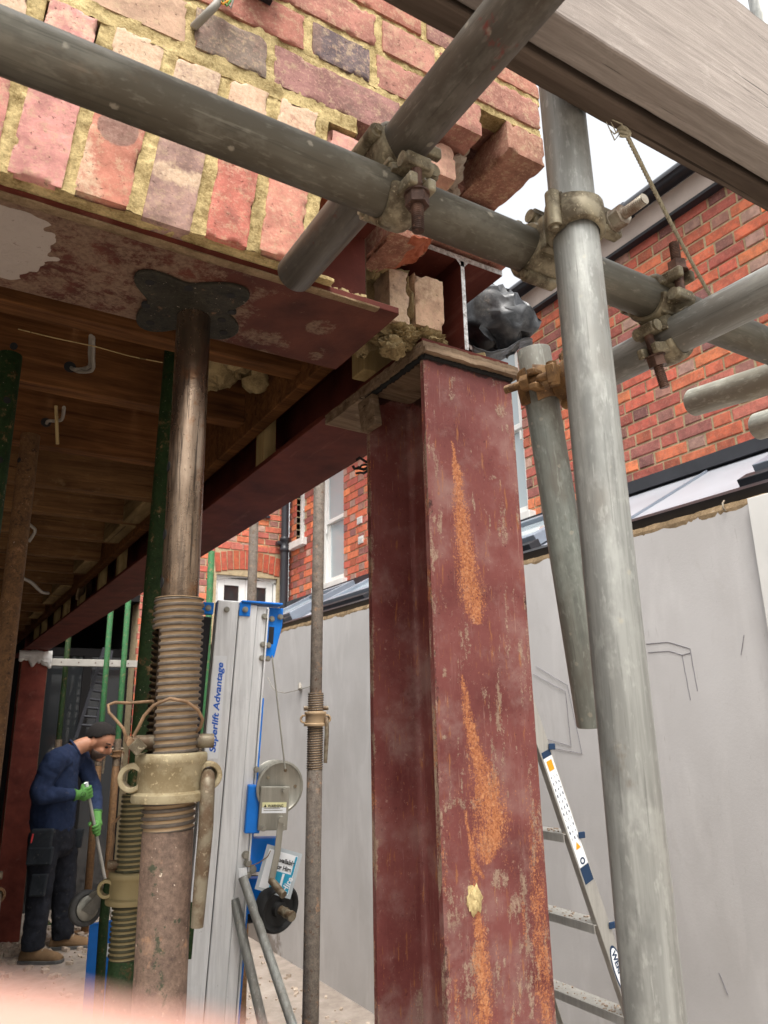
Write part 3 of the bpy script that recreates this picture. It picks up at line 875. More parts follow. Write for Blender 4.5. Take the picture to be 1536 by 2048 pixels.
def end_house():
    t = thing('brick_house', 'red brick house end wall with arched white double doors and a black downpipe', 'house', (2.6, YB + .2, GZ))
    x0, x1 = 1.80, XH - .002
    dx0, dx1, dz1, rise = 2.58, 3.34, 3.30, .06
    holes = [(dx0 - .01, dx1 + .01, GZ, dz1 + .30)]
    house_wall(t, 'x', YB, x0, x1, 1.30, 5.2, holes, [(255, 575, 900, 1340)], 23)
    b = MB(); rect_minus(b, 'x', YB + .006, x0, x1, GZ, 5.6, [(dx0 + .02, dx1 - .02, GZ, dz1 + .02)], .3); b.build('wall', M['mortar_far'], t)
    j = MB(); j.box((.2, YB + .006, 2.96), (x0 - .001, YB + .3, 5.6)); j.build('wall', M['dark_frame'], t)  # upper house wall coloured black to stand in for unlit interior
    # flat arch of brick on edge, slightly cambered
    n = 11; me = chamfer_brick(.062, .215, .09, 'x', 5)
    r = random.Random(5)
    for k in range(n):
        u = (k + .5) / n; x = dx0 - .01 + (dx1 - dx0 + .02) * u; up = rise * (1 - (2 * u - 1) ** 2)
        instance('arch_brick', me, (x, YB - .001, dz1 + .035 + up + .1075), t, tuple(q * r.uniform(.85, 1.1) for q in lin('#b3573f')), (0, (u - .5) * .22, 0))
    cr = r.choice
    for k in range(5):                            # a course over the arch
        x = dx0 + .02 + k * .15
        L = .14
        instance('brick', chamfer_brick(L, BH, .09, 'x', 60 + k), (x + L / 2, YB - .001, dz1 + .30 + .045), t, cr(PAL_S))
    # white double doors in a cambered frame
    fr = MB(); yy = YB + .05
    top = [(dx0 + (dx1 - dx0) * q / 10, dz1 + rise * (1 - (2 * q / 10 - 1) ** 2)) for q in range(11)]
    for (a, bb) in zip(top, top[1:]):
        fr.prism([(a[0], a[1] - .05), (bb[0], bb[1] - .05), (bb[0], bb[1] + .03), (a[0], a[1] + .03)], (0, yy, 0), (1, 0, 0), (0, 0, 1), -.06)
    fr.box((dx0, yy, 1.1), (dx0 + .05, yy + .06, dz1 - .02)); fr.box((dx1 - .05, yy, 1.1), (dx1, yy + .06, dz1 - .02))
    dr = fr.build('double_door', M['white_paint'], t, .003)
    for k in range(2):
        a = dx0 + .055 + k * (dx1 - dx0 - .11) / 2; bb = a + (dx1 - dx0 - .11) / 2 - .004
        lf = MB(); q = .075; zt = dz1 - .01
        lf.box((a, yy + .01, 1.1), (a + q, yy + .05, zt)); lf.box((bb - q, yy + .01, 1.1), (bb, yy + .05, zt)); lf.box((a + q, yy + .01, zt - q), (bb - q, yy + .05, zt)); lf.box((a + q, yy + .01, 1.1), (bb - q, yy + .05, 1.4))
        lf.build('door_leaf', M['white_paint'], dr, .003)
        g = MB(); g.box((a + q, yy + .028, 1.4), (bb - q, yy + .034, zt - q)); g.build('pane', M['glass_dark'], dr)
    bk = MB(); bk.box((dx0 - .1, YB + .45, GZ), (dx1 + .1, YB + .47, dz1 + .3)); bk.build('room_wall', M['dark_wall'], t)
    # downpipe in the corner with socket and clip
    px, py = XH - .085, YB - .075
    d = MB(); d.cyl((px, py, GZ), (px, py, 3.70), .047, n=20); d.cyl((px, py, 3.70), (px, py, 5.4), .043, n=20)
    dp = d.build('downpipe', M['gutter'], t)
    s = MB()
    s.lathe((px, py, 3.62), (0, 0, 1), [(.047, 0), (.058, .01), (.058, .05), (.052, .055), (.052, .13), (.058, .135), (.058, .165), (.045, .18)], 22); s.build('socket', M['gutter'], dp)
    c = MB(); c.box((px - .095, py - .02, 3.70), (px + .095, py + .05, 3.745)); c.cyl((px - .085, py - .03, 3.722), (px - .085, py + .02, 3.722), .014, n=10); c.cyl((px + .085, py - .03, 3.722), (px + .085, py + .02, 3.722), .014, n=10)
    c.build('pipe_clip', M['gutter'], dp, .004)
    ld = MB(); ld.box((2.2, YB - .03, 4.02), (3.2, YB - .002, 4.05)); ld.build('cable_strip', M['gutter'], t)
end_house()

# ---- painted boundary wall with raw top edge and pencil setting-out marks
XW = 2.46
def boundary_wall():
    t = thing('boundary_wall', 'long grey painted boundary wall with ragged raw top edge and pencil sketches', 'wall', (XW + .1, 3.9, GZ))
    y0, y1, zt = 1.42, 7.78, 2.475
    mb = MB(); cols = []
    nu, nv = 220, 60
    def f(u, v):
        y = y0 + (y1 - y0) * u; z = GZ + (zt - .030 - GZ) * v
        if v == 1.0: z += .018 * nz((y, 0, 0), 9, 2) + .012 * nz((y, 0, 0), 37, 5)
        cols.append((0, max(0, sstep(5.2, 6.2, y) * sstep(1.35, .2, z) * .7 + sstep(.35, .1, z) * .3), 0, 1))
        return (XW + .003 * nz((0, y, z), 1.5, 3), y, z)
    mb.grid(lambda u, v: f(1 - u, v), nu, nv)
    mb.build('plaster_face', M['plaster'], t, cols=cols)
    c = MB(); c.box((XW + .006, y0, GZ), (XW + .11, y1, zt - .012)); c.build('masonry_core', M['raw_edge'], t)
    e = MB()
    def g(u, v):
        y = y0 + (y1 - y0) * u
        k = .010 * nz((y, v * 3, 0), 14, 1) + .006 * nz((y, v, 1), 60, 4)
        prof = [(XW + .004, zt - .060), (XW + .001 + k * .3, zt - .020), (XW + .006 + k * .6, zt + k * .6), (XW + .09, zt + .004 + k), (XW + .112, zt - .03)]
        p = prof[round(v * 4)]
        return (p[0], y, p[1])
    e.grid(lambda u, v: g(1 - u, v), 500, 4, False); e.build('raw_edge', M['raw_edge'], t)
    # a paler board fixed over the near end
    p = MB(); yb = 1.50
    p.box((XW - .022, .55, GZ), (XW - .0005, yb, zt - .01)); p.box((XW - .0005, .55, GZ), (XW + .11, y0 - .001, zt - .012)); p.build('white_board', M['plaster_white'], t, .002)
    # pencil outlines
    def pen(pts, name='pencil_line'):
        q = MB(); P = []
        W_ = [at(a, b, x=XW - .0022) for a, b in pts]
        for a, b in zip(W_, W_[1:]):
            for k in range(8): P.append(a.lerp(b, k / 8) + Vector((0, .002 * nz((a.y + k * .3, 0, 1), 5), .002 * nz((k * .4, a.z, 0), 5))))
        P.append(W_[-1]); q.sweep(P, .0011, 5); q.build(name, M['pencil'], t)
    pen([(1292, 1288), (1336, 1284), (1380, 1297), (1395, 1382)]); pen([(1296, 1305), (1338, 1302), (1364, 1310), (1381, 1400)]); pen([(1364, 1310), (1381, 1306)])
    pen([(1072, 1332), (1135, 1371), (1164, 1507), (1098, 1495)]); pen([(1066, 1348), (1131, 1383), (1142, 1492), (1070, 1472)])
    pen([(1488, 1270), (1482, 1310)]); pen([(1438, 1945), (1456, 1990)])
    hook = MB(); h0 = at(1450, 1012, x=XW - .004)
    hook.sweep([h0 + Vector((0, 0, .02)), h0 + Vector((-.012, 0, .01)), h0 + Vector((-.012, 0, -.012)), h0 + Vector((0, 0, -.018))], .0035, 8); hook.build('wall_hook', M['bolt_grey'], t)
    w = MB(); pts = [(622, 1372), (600, 1379), (570, 1386), (552, 1383), (543, 1372), (535, 1355)]
    w.sweep([at(a, b, x=XW - .01 - .05 * k / 5) for k, (a, b) in enumerate(pts)], .0035, 7); w.build('loose_cable', M['cable'], t)
    w = MB(); w.cyl(at(600, 1379, x=XW - .02), at(600, 1368, x=XW - .0), .014, n=10); w.build('cable_clip', M['cable_white'], t)
boundary_wall()

# ---- glazed lean-to roof between the boundary wall and the neighbouring house
def lean_to():
    t = thing('lean_to_roof', 'glazed lean-to roof with blue grey rooflights sloping up to the brick house', 'roof', ((XW + XH) / 2, 4.2, 2.4))
    xa, za, xb, zb = XW + .10, 2.52, XH - .01, 2.985
    u = Vector((xb - xa, 0, zb - za)); L = u.length; u.normalize(); v = Vector((0, 1, 0)); n = Vector((-u.z, 0, u.x))
    def slab(s0, s1, y0, y1, h0, h1): 
        mb.obox(Vector((xa, 0, za)) + u * ((s0 + s1) / 2) + v * ((y0 + y1) / 2) + n * ((h0 + h1) / 2), u, v, n, (s1 - s0) / 2, (y1 - y0) / 2, (h1 - h0) / 2)
    y0, y1 = .8, 7.75
    mb = MB(); slab(0, L, y0, y1, -.03, 0); mb.build('roof_panel', M['roof_pale'], t)
    mb = MB(); slab(-.05, .012, y0, y1, -.05, .03); mb.build('eaves_trim', M['black_plastic'], t)
    mb = MB(); slab(.03, .06, y0, y1, .001, .018); mb.build('eaves_trim', M['rooflight'], t)
    mb = MB(); mb.box((XH - .09, y0, 2.965), (XH - .004, y1, 3.035)); mb.build('wall_flashing', M['gutter'], t)
    for a, b in ((.55, 1.60), (2.85, 3.75), (4.6, 5.4), (6.0, 6.9)):
        mb = MB(); w = .07
        slab(.16, L - .10, a, a + w, .001, .075); slab(.16, L - .10, b - w, b, .001, .075); slab(.16, .16 + w, a + w, b - w, .001, .075); slab(L - .10 - w, L - .10, a + w, b - w, .001, .075)
        f = mb.build('rooflight_frame', M['rooflight'], t, .004)
        mb = MB(); slab(.16 + w, L - .10 - w, a + w, b - w, .03, .045); mb.build('pane', M['glass_pale'], f)
        mb = MB(); slab(.07, .15, a - .03, b + .03, .001, .05); mb.build('flashing', M['black_plastic'], f, .004)
    s = .45
    while s < 7.7:
        mb = MB(); slab(0.1, L - .1, s, s + .012, .001, .012); s += .6; mb.build('roof_seam', M['rooflight'], t)
lean_to()

# ---- dark room behind the end opening, our own house beyond the far column
def back_room():
    t = thing('dark_room', 'unlit room seen through the opening at the far end behind the worker', 'room', (.4, 9, GZ))
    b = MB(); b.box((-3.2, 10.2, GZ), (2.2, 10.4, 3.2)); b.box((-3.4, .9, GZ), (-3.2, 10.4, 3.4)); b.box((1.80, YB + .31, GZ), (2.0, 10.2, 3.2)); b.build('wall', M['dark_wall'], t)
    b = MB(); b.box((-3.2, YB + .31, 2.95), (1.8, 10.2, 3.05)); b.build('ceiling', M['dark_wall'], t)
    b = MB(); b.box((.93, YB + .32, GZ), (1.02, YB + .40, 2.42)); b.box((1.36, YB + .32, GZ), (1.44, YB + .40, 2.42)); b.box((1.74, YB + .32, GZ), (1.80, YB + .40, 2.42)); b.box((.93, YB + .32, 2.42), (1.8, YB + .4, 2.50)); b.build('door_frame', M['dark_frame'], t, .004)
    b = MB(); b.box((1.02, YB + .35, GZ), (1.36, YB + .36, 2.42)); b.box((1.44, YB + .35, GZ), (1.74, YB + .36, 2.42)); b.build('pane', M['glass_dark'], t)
    b = MB(); p = at(98, 1322, y=7.55); q = at(292, 1330, y=7.55); b.box((p.x, 7.50, p.z - .045), (q.x + .05, 7.56, p.z + .02)); rail = b.build('white_rail', M['dull_white'], t, .004)
    for k in range(6):
        b = MB(); b.cyl((p.x + .1 + k * .15, 7.497, p.z - .012), (p.x + .1 + k * .15, 7.501, p.z - .012), .006, n=8); b.build('screw', M['bolt'], rail)
back_room()
# ------------------------------------------------------------------ the old brick wall over the opening
YF = 0.80                                        # its face
SOFZ = 2.301                                     # underside of the front beam
def rough_brick(w, d, h, res=.0055, seed=1, rr=.004, chip=.006, shear=0.0, broken=None, bloom=None):
    """a worn brick centred on its own middle; broken(p) > 0 pushes material away, bloom(p) -> stain channels"""
    mb = MB(); idx = {}
    hw, hd, hh = w / 2, d / 2, h / 2
    nx, ny, nzz = max(2, int(w / res)), max(2, int(d / (res * 1.6))), max(2, int(h / res))
    X = [-hw + w * i / nx for i in range(nx + 1)]; Y = [-hd + d * i / ny for i in range(ny + 1)]; Z = [-hh + h * i / nzz for i in range(nzz + 1)]
    V = []; cols = []
    def vid(p):
        k = (round(p[0], 5), round(p[1], 5), round(p[2], 5))
        if k in idx: return idx[k]
        q = Vector(p); i_ = Vector((max(-hw + rr, min(hw - rr, q.x)), max(-hd + rr, min(hd - rr, q.y)), max(-hh + rr, min(hh - rr, q.z))))
        dd = q - i_
        nrm = dd.normalized() if dd.length > 1e-9 else Vector((0, -1, 0))
        q2 = i_ + nrm * rr
        e = sorted((hw - abs(p[0]), hd - abs(p[1]), hh - abs(p[2])))
        edge = e[1]                               # distance to the nearest arris
        raw = 0.0
        c = sstep(.10, .42, nz(p, 34, seed) * .6 + nz(p, 85, seed + 3) * .4 - edge * 42 + .04)
        if chip and c > 0:
            q2 -= nrm * chip * c; raw = max(raw, c * .55 if nz(p, 20, seed + 8) > 0 else c * .2)
        q2 += nrm * (.0009 * nz(p, 60, seed + 1) + .0006 * nz(p, 180, seed + 2))
        if broken:
            k2 = broken(p, seed)
            if k2 is not None:
                q2 = Vector(k2); raw = 1.0
        q2.x += shear * q2.z
        b = bloom(p, seed) if bloom else (0, 0)
        idx[k] = len(V); V.append(q2); cols.append((raw, b[0], b[1], 1)); return idx[k]
    F = []
    def face(A, B, mk, flip):
        for a0, a1 in zip(A, A[1:]):
            for b0, b1 in zip(B, B[1:]):
                q = [vid(mk(a0, b0)), vid(mk(a1, b0)), vid(mk(a1, b1)), vid(mk(a0, b1))]
                F.append(tuple(q[::-1] if flip else q))
    face(X, Z, lambda a, b: (a, -hd, b), False); face(X, Z, lambda a, b: (a, hd, b), True)
    face(X, Y, lambda a, b: (a, b, -hh), True); face(X, Y, lambda a, b: (a, b, hh), False)
    face(Y, Z, lambda a, b: (-hw, a, b), True); face(Y, Z, lambda a, b: (hw, a, b), False)
    mb.add(V, F, True)
    me = mb.mesh('brick', cols=cols); me.materials.append(M['herobrick'])
    return me

def old_wall():
    t = thing('brick_wall', 'old pink and cream brick wall with leaning soldier course carried on the red beam', 'brick wall', (.25, YF + .1, SOFZ))
    ZB, ZT = 2.316, 2.577
    # joints of the soldier course: x at the foot and at the head
    jb = [-.455, -.379, -.303, -.227, -.150, -.073, .004, .068, .146, .223, .298, .372]
    jt = [-.452, -.373, -.295, -.217, -.140, -.063, .014, .097, .175, .251, .321, .398]
    colr = ['#b86a5a'] * 5 + ['#c27a6c', '#d18a80', '#c0745a', '#a88478', '#c86a54', '#cc8068']
    gap = .0165
    for k in range(len(jb) - 1):
        a0, a1, b0, b1 = jb[k] + gap / 2, jb[k + 1] - gap / 2, jt[k] + gap / 2, jt[k + 1] - gap / 2
        cx0, cx1 = (a0 + a1) / 2, (b0 + b1) / 2; w = (a1 - a0 + b1 - b0) / 2; h = ZT - ZB; z = (ZB + ZT) / 2 + .004 * math.sin(k * 2.1)
        def bloom(p, s, k=k):
            top = .16 + sstep(-.08, .09, p[2]) * (.52 + .12 * (k % 2))
            g = top; b = 0
            if k == 8: g = max(g, .8 * math.exp(-((p[2] + .055) / .02) ** 2)); b = .45
            if k == 7: b = .85 * sstep(.032, .022, math.hypot(p[0] * 1.1, p[2] + .025)); g = max(g, .62 * sstep(.0, .03, -p[0] - p[2] * .35 - .025))
            if k == 6: b = 0; g = max(g * .7, .45 * sstep(.015, .03, abs(p[0])))
            if k == 10: g = max(g, .35)
            return (g, b)
        r_ = w / 2
        me = rough_brick(w, .10, h, .005, 20 + k, .0016, .0035, (cx1 - cx0) / h, None, bloom)
        instance('brick', me, ((cx0 + cx1) / 2, YF + .05, z), t, lin(colr[k]))
    # broken soldier at the end: only the head is left
    def br(p, s):
        lim = .026 + .018 * nz(p, 30, s) + p[0] * -.5
        if p[2] < lim: return (p[0] + .006 * nz(p, 60, 3), p[1], lim + .004 * nz(p, 90, 4))
    instance('brick', rough_brick(.062, .10, ZT - ZB - .01, .005, 51, .004, .009, .03, br, lambda p, s: (.35 * sstep(.02, .1, p[2]), 0)), (.438, YF + .055, (ZB + ZT) / 2 - .004), t, lin('#d09080'))

    # courses above: (x0, x1, colour, purple amount, lime amount)
    C = [(2.600, 2.668), (2.683, 2.745), (2.758, 2.820), (2.833, 2.895), (2.908, 2.970), (2.983, 3.045)]
    rows = [
        [(-.46, -.34, '#a8705c', 0.13, .2), (-.328, -.115, '#a86a58', 0.20, .2), (-.10, .0, '#a9705e', 0.13, .3), (.012, .19, '#c09a7c', 0.05, .6), (.205, .306, '#8c7a6c', 0.49, .45), (.321, .532, '#9a6a62', 0.45, .2)],
        [(-.46, -.25, '#a9604f', 0.13, .1), (-.235, -.13, '#8d6058', 0.33, .2), (-.115, .10, '#b0705c', 0.07, .2), (.115, .155, '#ad7460', 0.07, .2), (.168, .364, '#b06a56', 0.08, .1), (.381, .478, '#6f5f60', 0.62, .35), (.494, .70, '#ae7260', 0.23, .1)],
        [(-.40, -.19, '#a86450', 0.20, .1), (-.175, -.07, '#946256', 0.26, .1), (-.055, .15, '#b07a5e', 0.07, .35), (.165, .265, '#a36a58', 0.33, .1), (.28, .49, '#b0705e', 0.20, .05), (.505, .605, '#b87a66', 0.07, .25), (.62, .84, '#a96e5c', 0.23, .1)],
        [(-.30, -.10, '#a9624f', 0.20, .1), (-.085, .02, '#9a6a5a', 0.20, .1), (.035, .24, '#b07a5e', 0.07, .35), (.255, .355, '#8a6258', 0.39, .1), (.37, .58, '#b06a54', 0.13, .1), (.595, .70, '#94665c', 0.33, .1), (.715, .845, '#b07058', 0.13, .1)],
        [(0, .2, '#a9604e', 0.13, .1), (.215, .42, '#9b6458', 0.26, .1), (.435, .535, '#b06c56', 0.13, .1), (.55, .76, '#a6685a', 0.26, .1), (.775, .845, '#a9604e', 0.07, .1)],
        [(.1, .3, '#a9604e', 0.13, .1), (.315, .52, '#9b6458', 0.26, .1), (.535, .74, '#b06c56', 0.13, .1), (.755, .845, '#a6685a', 0.26, .1)]]
    sd = 100
    for (z0, z1), row in zip(C, rows):
        for (x0, x1, col, pu, li) in row:
            sd += 1
            q = random.Random(sd); ox = q.uniform(-.08, .08)
            bl = (lambda p, s, pu=pu, li=li, ox=ox, w=x1 - x0: (li * (.5 + .5 * nz(p, 12, s)), pu * sstep(-.25, .3, nz((p[0] + ox, 0, p[2]), 9, s) + (.18 if abs(p[0]) > w * .32 else 0))))
            me = rough_brick(x1 - x0 + .003, .10, z1 - z0 + .002, .006, sd, .0016, .0035, 0, None, bl)
            instance('brick', me, ((x0 + x1) / 2, YF + .05 + q.uniform(-.0015, .0015), (z0 + z1) / 2), t, lin(col))
    # toothed end: bricks left sticking out where the return was cut away
    def loose(x0, x1, y0, y1, z0, z1, col, seed, chip=.009, broken=None, li=.2, pu=.2, rot=None):
        me = rough_brick(x1 - x0, y1 - y0, z1 - z0, .006, seed, .002, chip, 0, broken, lambda p, s: (li * (.6 + .5 * nz(p, 14, s)), pu * (.5 + .5 * nz(p, 10, s))))
        return instance('brick', me, ((x0 + x1) / 2, (y0 + y1) / 2, (z0 + z1) / 2), t, lin(col), rot)
    loose(.565, .667, .835, 1.04, 2.601, 2.667, '#cf9a80', 201, .010, None, .55, .05)
    loose(.758, .845, YF, 1.01, 2.680, 2.743, '#9c6a54', 203, .008, None, .45, .4)
    loose(.655, .865, .93, 1.03, 2.600, 2.668, '#a66a58', 204, .006, None, .1, .3)
    loose(.440, .650, .93, 1.03, 2.600, 2.668, '#9a6252', 205)
    loose(.860, .905, .94, 1.03, 2.602, 2.664, '#a1604e', 207, .014)
    for k, (z0, z1) in enumerate(C[1:]):          # inner leaf seen in the gap
        for (x0, x1) in ((.42, .625), (.64, .845)):
            sd += 1; loose(x0 + (.05 if k % 2 else 0), x1 + (-.0 if k % 2 else 0), .925, 1.025, z0, z1, '#8f5e50', sd, .004)
    def br5(p, s):
        k = .03 * nz(p, 18, s) + .012 * nz(p, 60, s + 2)
        d = p[0] * .75 - p[2] * 1.0 + k - .048
        if d > 0: return (p[0] - d * .6, p[1], p[2] + d * .75)
    loose(.560, .676, .875, .99, 2.488, 2.592, '#9c644e', 206, .010, br5, .5, .15)
    # two cream bricks and mortar packed into the pocket beside the beam
    loose(.622, .664, .985, 1.06, 2.402, 2.508, '#c9ab92', 211, .006, None, .8, .0)
    loose(.680, .745, .990, 1.06, 2.412, 2.520, '#cba383', 212, .010, None, .7, .0)

    # mortar: sandy beds and perpends, gritty
    mb = MB()
    def block(x0, x1, y0, y1, z0, z1, amp=.0022, sx0=0.0, res=.005):
        """rough mortar block; front and the two ends that can be seen"""
        nx, nz_ = max(2, int((x1 - x0) / res)), max(2, int((z1 - z0) / res))
        def fr(u, v):
            x = x0 + (x1 - x0) * u; z = z0 + (z1 - z0) * v; x += sx0 * (z - z0)
            p = (x, 0, z); return (x, y0 + amp * 1.3 * nz(p, 45, 1) + amp * nz(p, 130, 2) + amp * .6 * nz(p, 300, 4), z + (amp * nz(p, 70, 9) if v in (0, 1) else 0))
        mb.grid(fr, nx, nz_, True)
        def lo(u, v):
            x = x0 + (x1 - x0) * u; y = y0 + (y1 - y0) * v; return (x, y, z0 + (amp * 1.5 * nz((x, y, 0), 60, 3) if v else amp * nz((x, 0, z0), 70, 9)))
        mb.grid(lambda u, v: lo(u, 1 - v), nx, max(2, int((y1 - y0) / .012)), True)
        def rt(u, v):
            y = y0 + (y1 - y0) * u; z = z0 + (z1 - z0) * v; return (x1 + sx0 * (z - z0) + amp * 2 * nz((0, y, z), 50, 5), y, z)
        mb.grid(rt, max(2, int((y1 - y0) / .01)), nz_, True)
    for k in range(len(jb)):                      # soldier perpends, standing a hair proud, squeezed out at the foot
        h = ZT - ZB; g = gap + .004
        block(jb[k] - g / 2, jb[k] + g / 2, YF + .0022, YF + .09, ZB - .002, ZT - .002, .0022, (jt[k] - jb[k]) / h, .0042)
    block(-.46, .455, YF + .002, YF + .1, ZT - .003, C[0][0] + .002)
    block(-.46, .42, YF + .009, YF + .06, ZB - .0036, ZB + .001, .0012)
    lim = [.535, .735, .842, .847, .847, .847]
    for k, (z0, z1) in enumerate(C):
        xr = lim[k]
        xn = (lim[k + 1] if k + 1 < len(C) else xr)
        top = C[k + 1][0] if k + 1 < len(C) else z1 + .015
        block(-.46 + .1 * k, 0.60 if k == 0 else min(xn, .848), YF + .0035, YF + (.035 if k == 1 else .1), z1 - .002, top + .002)
        for (r0, r1) in zip(rows[k], rows[k][1:]):
            block(r0[1] - .002, r1[0] + .002, YF + .0032, YF + .1, z0 - .004, z1 + .004)
    mb.box((-.46, YF + .03, 2.60), (.52, YF + .11, 3.045)); mb.box((.52, YF + .03, 2.80), (.84, YF + .11, 3.045)); mb.box((-.46, YF + .03, 2.33), (.40, YF + .018 + .08, 2.60))
    mb.box((-.46, 1.03, 2.60), (.85, 1.10, 3.045))
    mb.build('mortar', M['mortar'], t)
    # dark lumps of old mortar in the cavity, and the sandy bedding under the cream bricks
    lump = MB(); r = random.Random(4)
    def blob(c, rx, ry, rz, seed, amp=.35, n=22, m=14):
        def f(u, v):
            th = u * 2 * math.pi; ph = (v - .5) * math.pi
            d = Vector((math.cos(ph) * math.cos(th), math.cos(ph) * math.sin(th), math.sin(ph)))
            k = 1 + amp * nz(d, 1.7, seed) + amp * .6 * nz(d, 4.5, seed + 1) + amp * .4 * nz(d, 10, seed) + amp * .3 * nz(d, 22, seed + 2) + amp * .15 * nz(d, 45, seed)
            return (c[0] + d.x * rx * k, c[1] + d.y * ry * k, c[2] + d.z * rz * k)
        lump.grid(f, n, m, True, True)
    blob((.690, .90, 2.675), .028, .05, .03, 1); blob((.715, .93, 2.655), .022, .03, .02, 2); blob((.70, .86, 2.70), .012, .03, .015, 6)
    lump.build('mortar_lumps', M['rubble'], t)['kind'] = 'stuff'
    lump = MB()
    blob((.665, 1.02, 2.392), .045, .035, .022, 3, .5, 84, 56); blob((.715, 1.02, 2.398), .04, .03, .018, 4, .5, 84, 56); blob((.640, 1.01, 2.362), .024, .024, .018, 5, .4, 30, 20); blob((.672, 1.02, 2.46), .012, .03, .055, 7, .3, 30, 22); blob((.66, 1.05, 2.53), .05, .03, .02, 8, .4, 30, 20)
    blob((.60, .99, 2.53), .03, .03, .04, 9, .4, 30, 20); blob((.60, 1.07, 2.47), .075, .03, .10, 10, .3, 30, 20)
    lump.build('mortar_bedding', M['mortar_lump'], t)['kind'] = 'stuff'
    return t
WALL = old_wall()

# ---- cable stub and black fitting on the wall
def wall_cable():
    pts = [(380, 62, YF + .03), (392, 50, YF - .008), (412, 30, YF - .022), (432, 10, YF - .026), (445, -20, YF - .02), (452, -60, YF - .012)]
    mb = MB(); mb.sweep([at(a, b, y=c) for a, b, c in pts], .0055, 12)
    t = thing('electric_cable', 'grey electric cable stub poking out of the brick wall at the top', 'cable', at(385, 58, y=YF))
    mb.build('sheath', M['cable'], t)
    for k, (dx, col) in enumerate(((0, 'sticker_orange'), (8, 'glove'), (16, 'cable_white'))):
        w = MB(); w.sweep([at(436 + dx, 0, y=YF - .02), at(446 + dx, 8 + 4 * k, y=YF - .03), at(456 + dx * .6, 2, y=YF - .025), at(452 + dx, -14, y=YF - .02)], .0016, 6); w.build('core', M[col], t)
    mb = MB(); a = at(492, -30, y=YF - .02); b = at(545, 12, y=YF - .02)
    p = [at(480, -22, y=YF - .002), at(540, 14, y=YF - .002), at(552, -40, y=YF - .002), at(500, -75, y=YF - .002)]
    q = [v + Vector((0, -.03, 0)) for v in p]
    mb.add(p + q, [(0, 1, 2, 3), (7, 6, 5, 4), (0, 4, 5, 1), (1, 5, 6, 2), (2, 6, 7, 3), (3, 7, 4, 0)])
    single(mb, 'junction_box', M['black_plastic'], 'small black plastic box fixed to the brick wall at the top edge', 'junction box', bevel=.002)
wall_cable()

# ------------------------------------------------------------------ steelwork
def i_section(mb, ax, c, a0, a1, b, d, tf, tw):
    """H section along ax ('x','y','z'); c = centre of the section, flanges normal to the second listed axis"""
    pass
def front_beam():
    t = thing('steel_beam', 'short red oxide steel beam under the old brick wall, its underside smeared with plaster', 'steel beam', (.0, .92, SOFZ))
    x0, x1 = -.75, .535; y0, y1 = .822, 1.026; z0, z1 = SOFZ, 2.504; tf, tw = .0115, .009; ym = (y0 + y1) / 2
    # underside as a fine sheet so that the stains have their own shape
    mb = MB(); cols = []
    nu, nv = 240, 44
    def blot(px, py, r, p): 
        q = at(px, py, z=z0); return sstep(r, r * .6, (Vector((p[0], p[1], z0)) - q).length)
    def f(u, v):
        x = x0 + (x1 - x0) * u; y = y0 + (y1 - y0) * v; p = (x, y, 0)
        n = nz(p, 7, 2) * .5 + nz(p, 20, 3) * .25
        g = sstep(.44, .20, x + n * .15) * (.95 + .55 * nz(p, 9, 5)) + .25 * sstep(.02, .0, y - y0) 
        g = max(g, .9 * blot(645, 655, .03, (x + .01 * n, y))) ; g = max(g, .9 * blot(630, 712, .018, p)); g = max(g, .7 * blot(520, 690, .06, p))
        w = sstep(.012, -.012, (x - .075) + (abs(y - .925) - .02) * .6 + n * .08 + .02 * nz(p, 32, 6) + .012 * nz(p, 80, 7)) * sstep(.835, .85, y + n * .03 + .012 * nz(p, 45, 8)) * sstep(1.01, .995, y + n * .02)
        cols.append((w, max(0, min(1, g)), 0, 1))
        return (x, y, z0)
    mb.grid(lambda u, v: f(u, 1 - v), nu, nv, True)
    so = mb.build('underside', M['soffit'], t, cols=cols)
    b = MB()
    b.box((x0, y0, z0 + .0006), (x1, y1, z0 + tf)); b.box((x0, y0, z1 - tf), (x1, y1, z1)); b.box((x0, ym - tw / 2, z0 + tf), (x1, ym + tw / 2, z1 - tf))
    b.build('section', M['redbeam'], t, .0012)
    # crusted lip of old plaster along the front edge
    l = MB()
    def lip(u, v):
        x = x0 + (.50 - x0) * u; k = .0022 * nz((x, v, 0), 40, 3) + .0035 * nz((x, v, 1), 9, 7)
        pr = [(y0 - .0002, z0 + .0028), (y0 - .0022 - k * .5, z0 + .0016), (y0 - .002 - k * .5, z0 - .0008 + k * .3), (y0 + .004, z0 - .0022 + k * .3), (y0 + .010 + k, z0 - .0008), (y0 + .013, z0 + .0003)]
        q = pr[round(v * 5)]
        return (x, q[0], q[1])
    l.grid(lambda u, v: lip(u, v), 260, 5, True); l.build('plaster_lip', M['raw_edge'], t)
    c = MB(); r = random.Random(9)
    for k in range(70):
        x = .40 + r.random() * .085; s = r.uniform(.0012, .0036); c.obox((x, y0 + .004 + r.random() * .012, z0 + tf + s * .7), (1, r.uniform(-1, 1), 0), (r.uniform(-1, 1), -1, .3), (0, .3, 1), s, s, s * .8)
    c.build('mortar_crumbs', M['mortar_lump'], t)['kind'] = 'stuff'
    e = MB(); e.box((x1 + .0001, ym - tw / 2, z0 + tf), (x1 + .0008, ym + tw / 2, z1 - tf)); e.build('cut_end', M['capwood'], t)
front_beam()

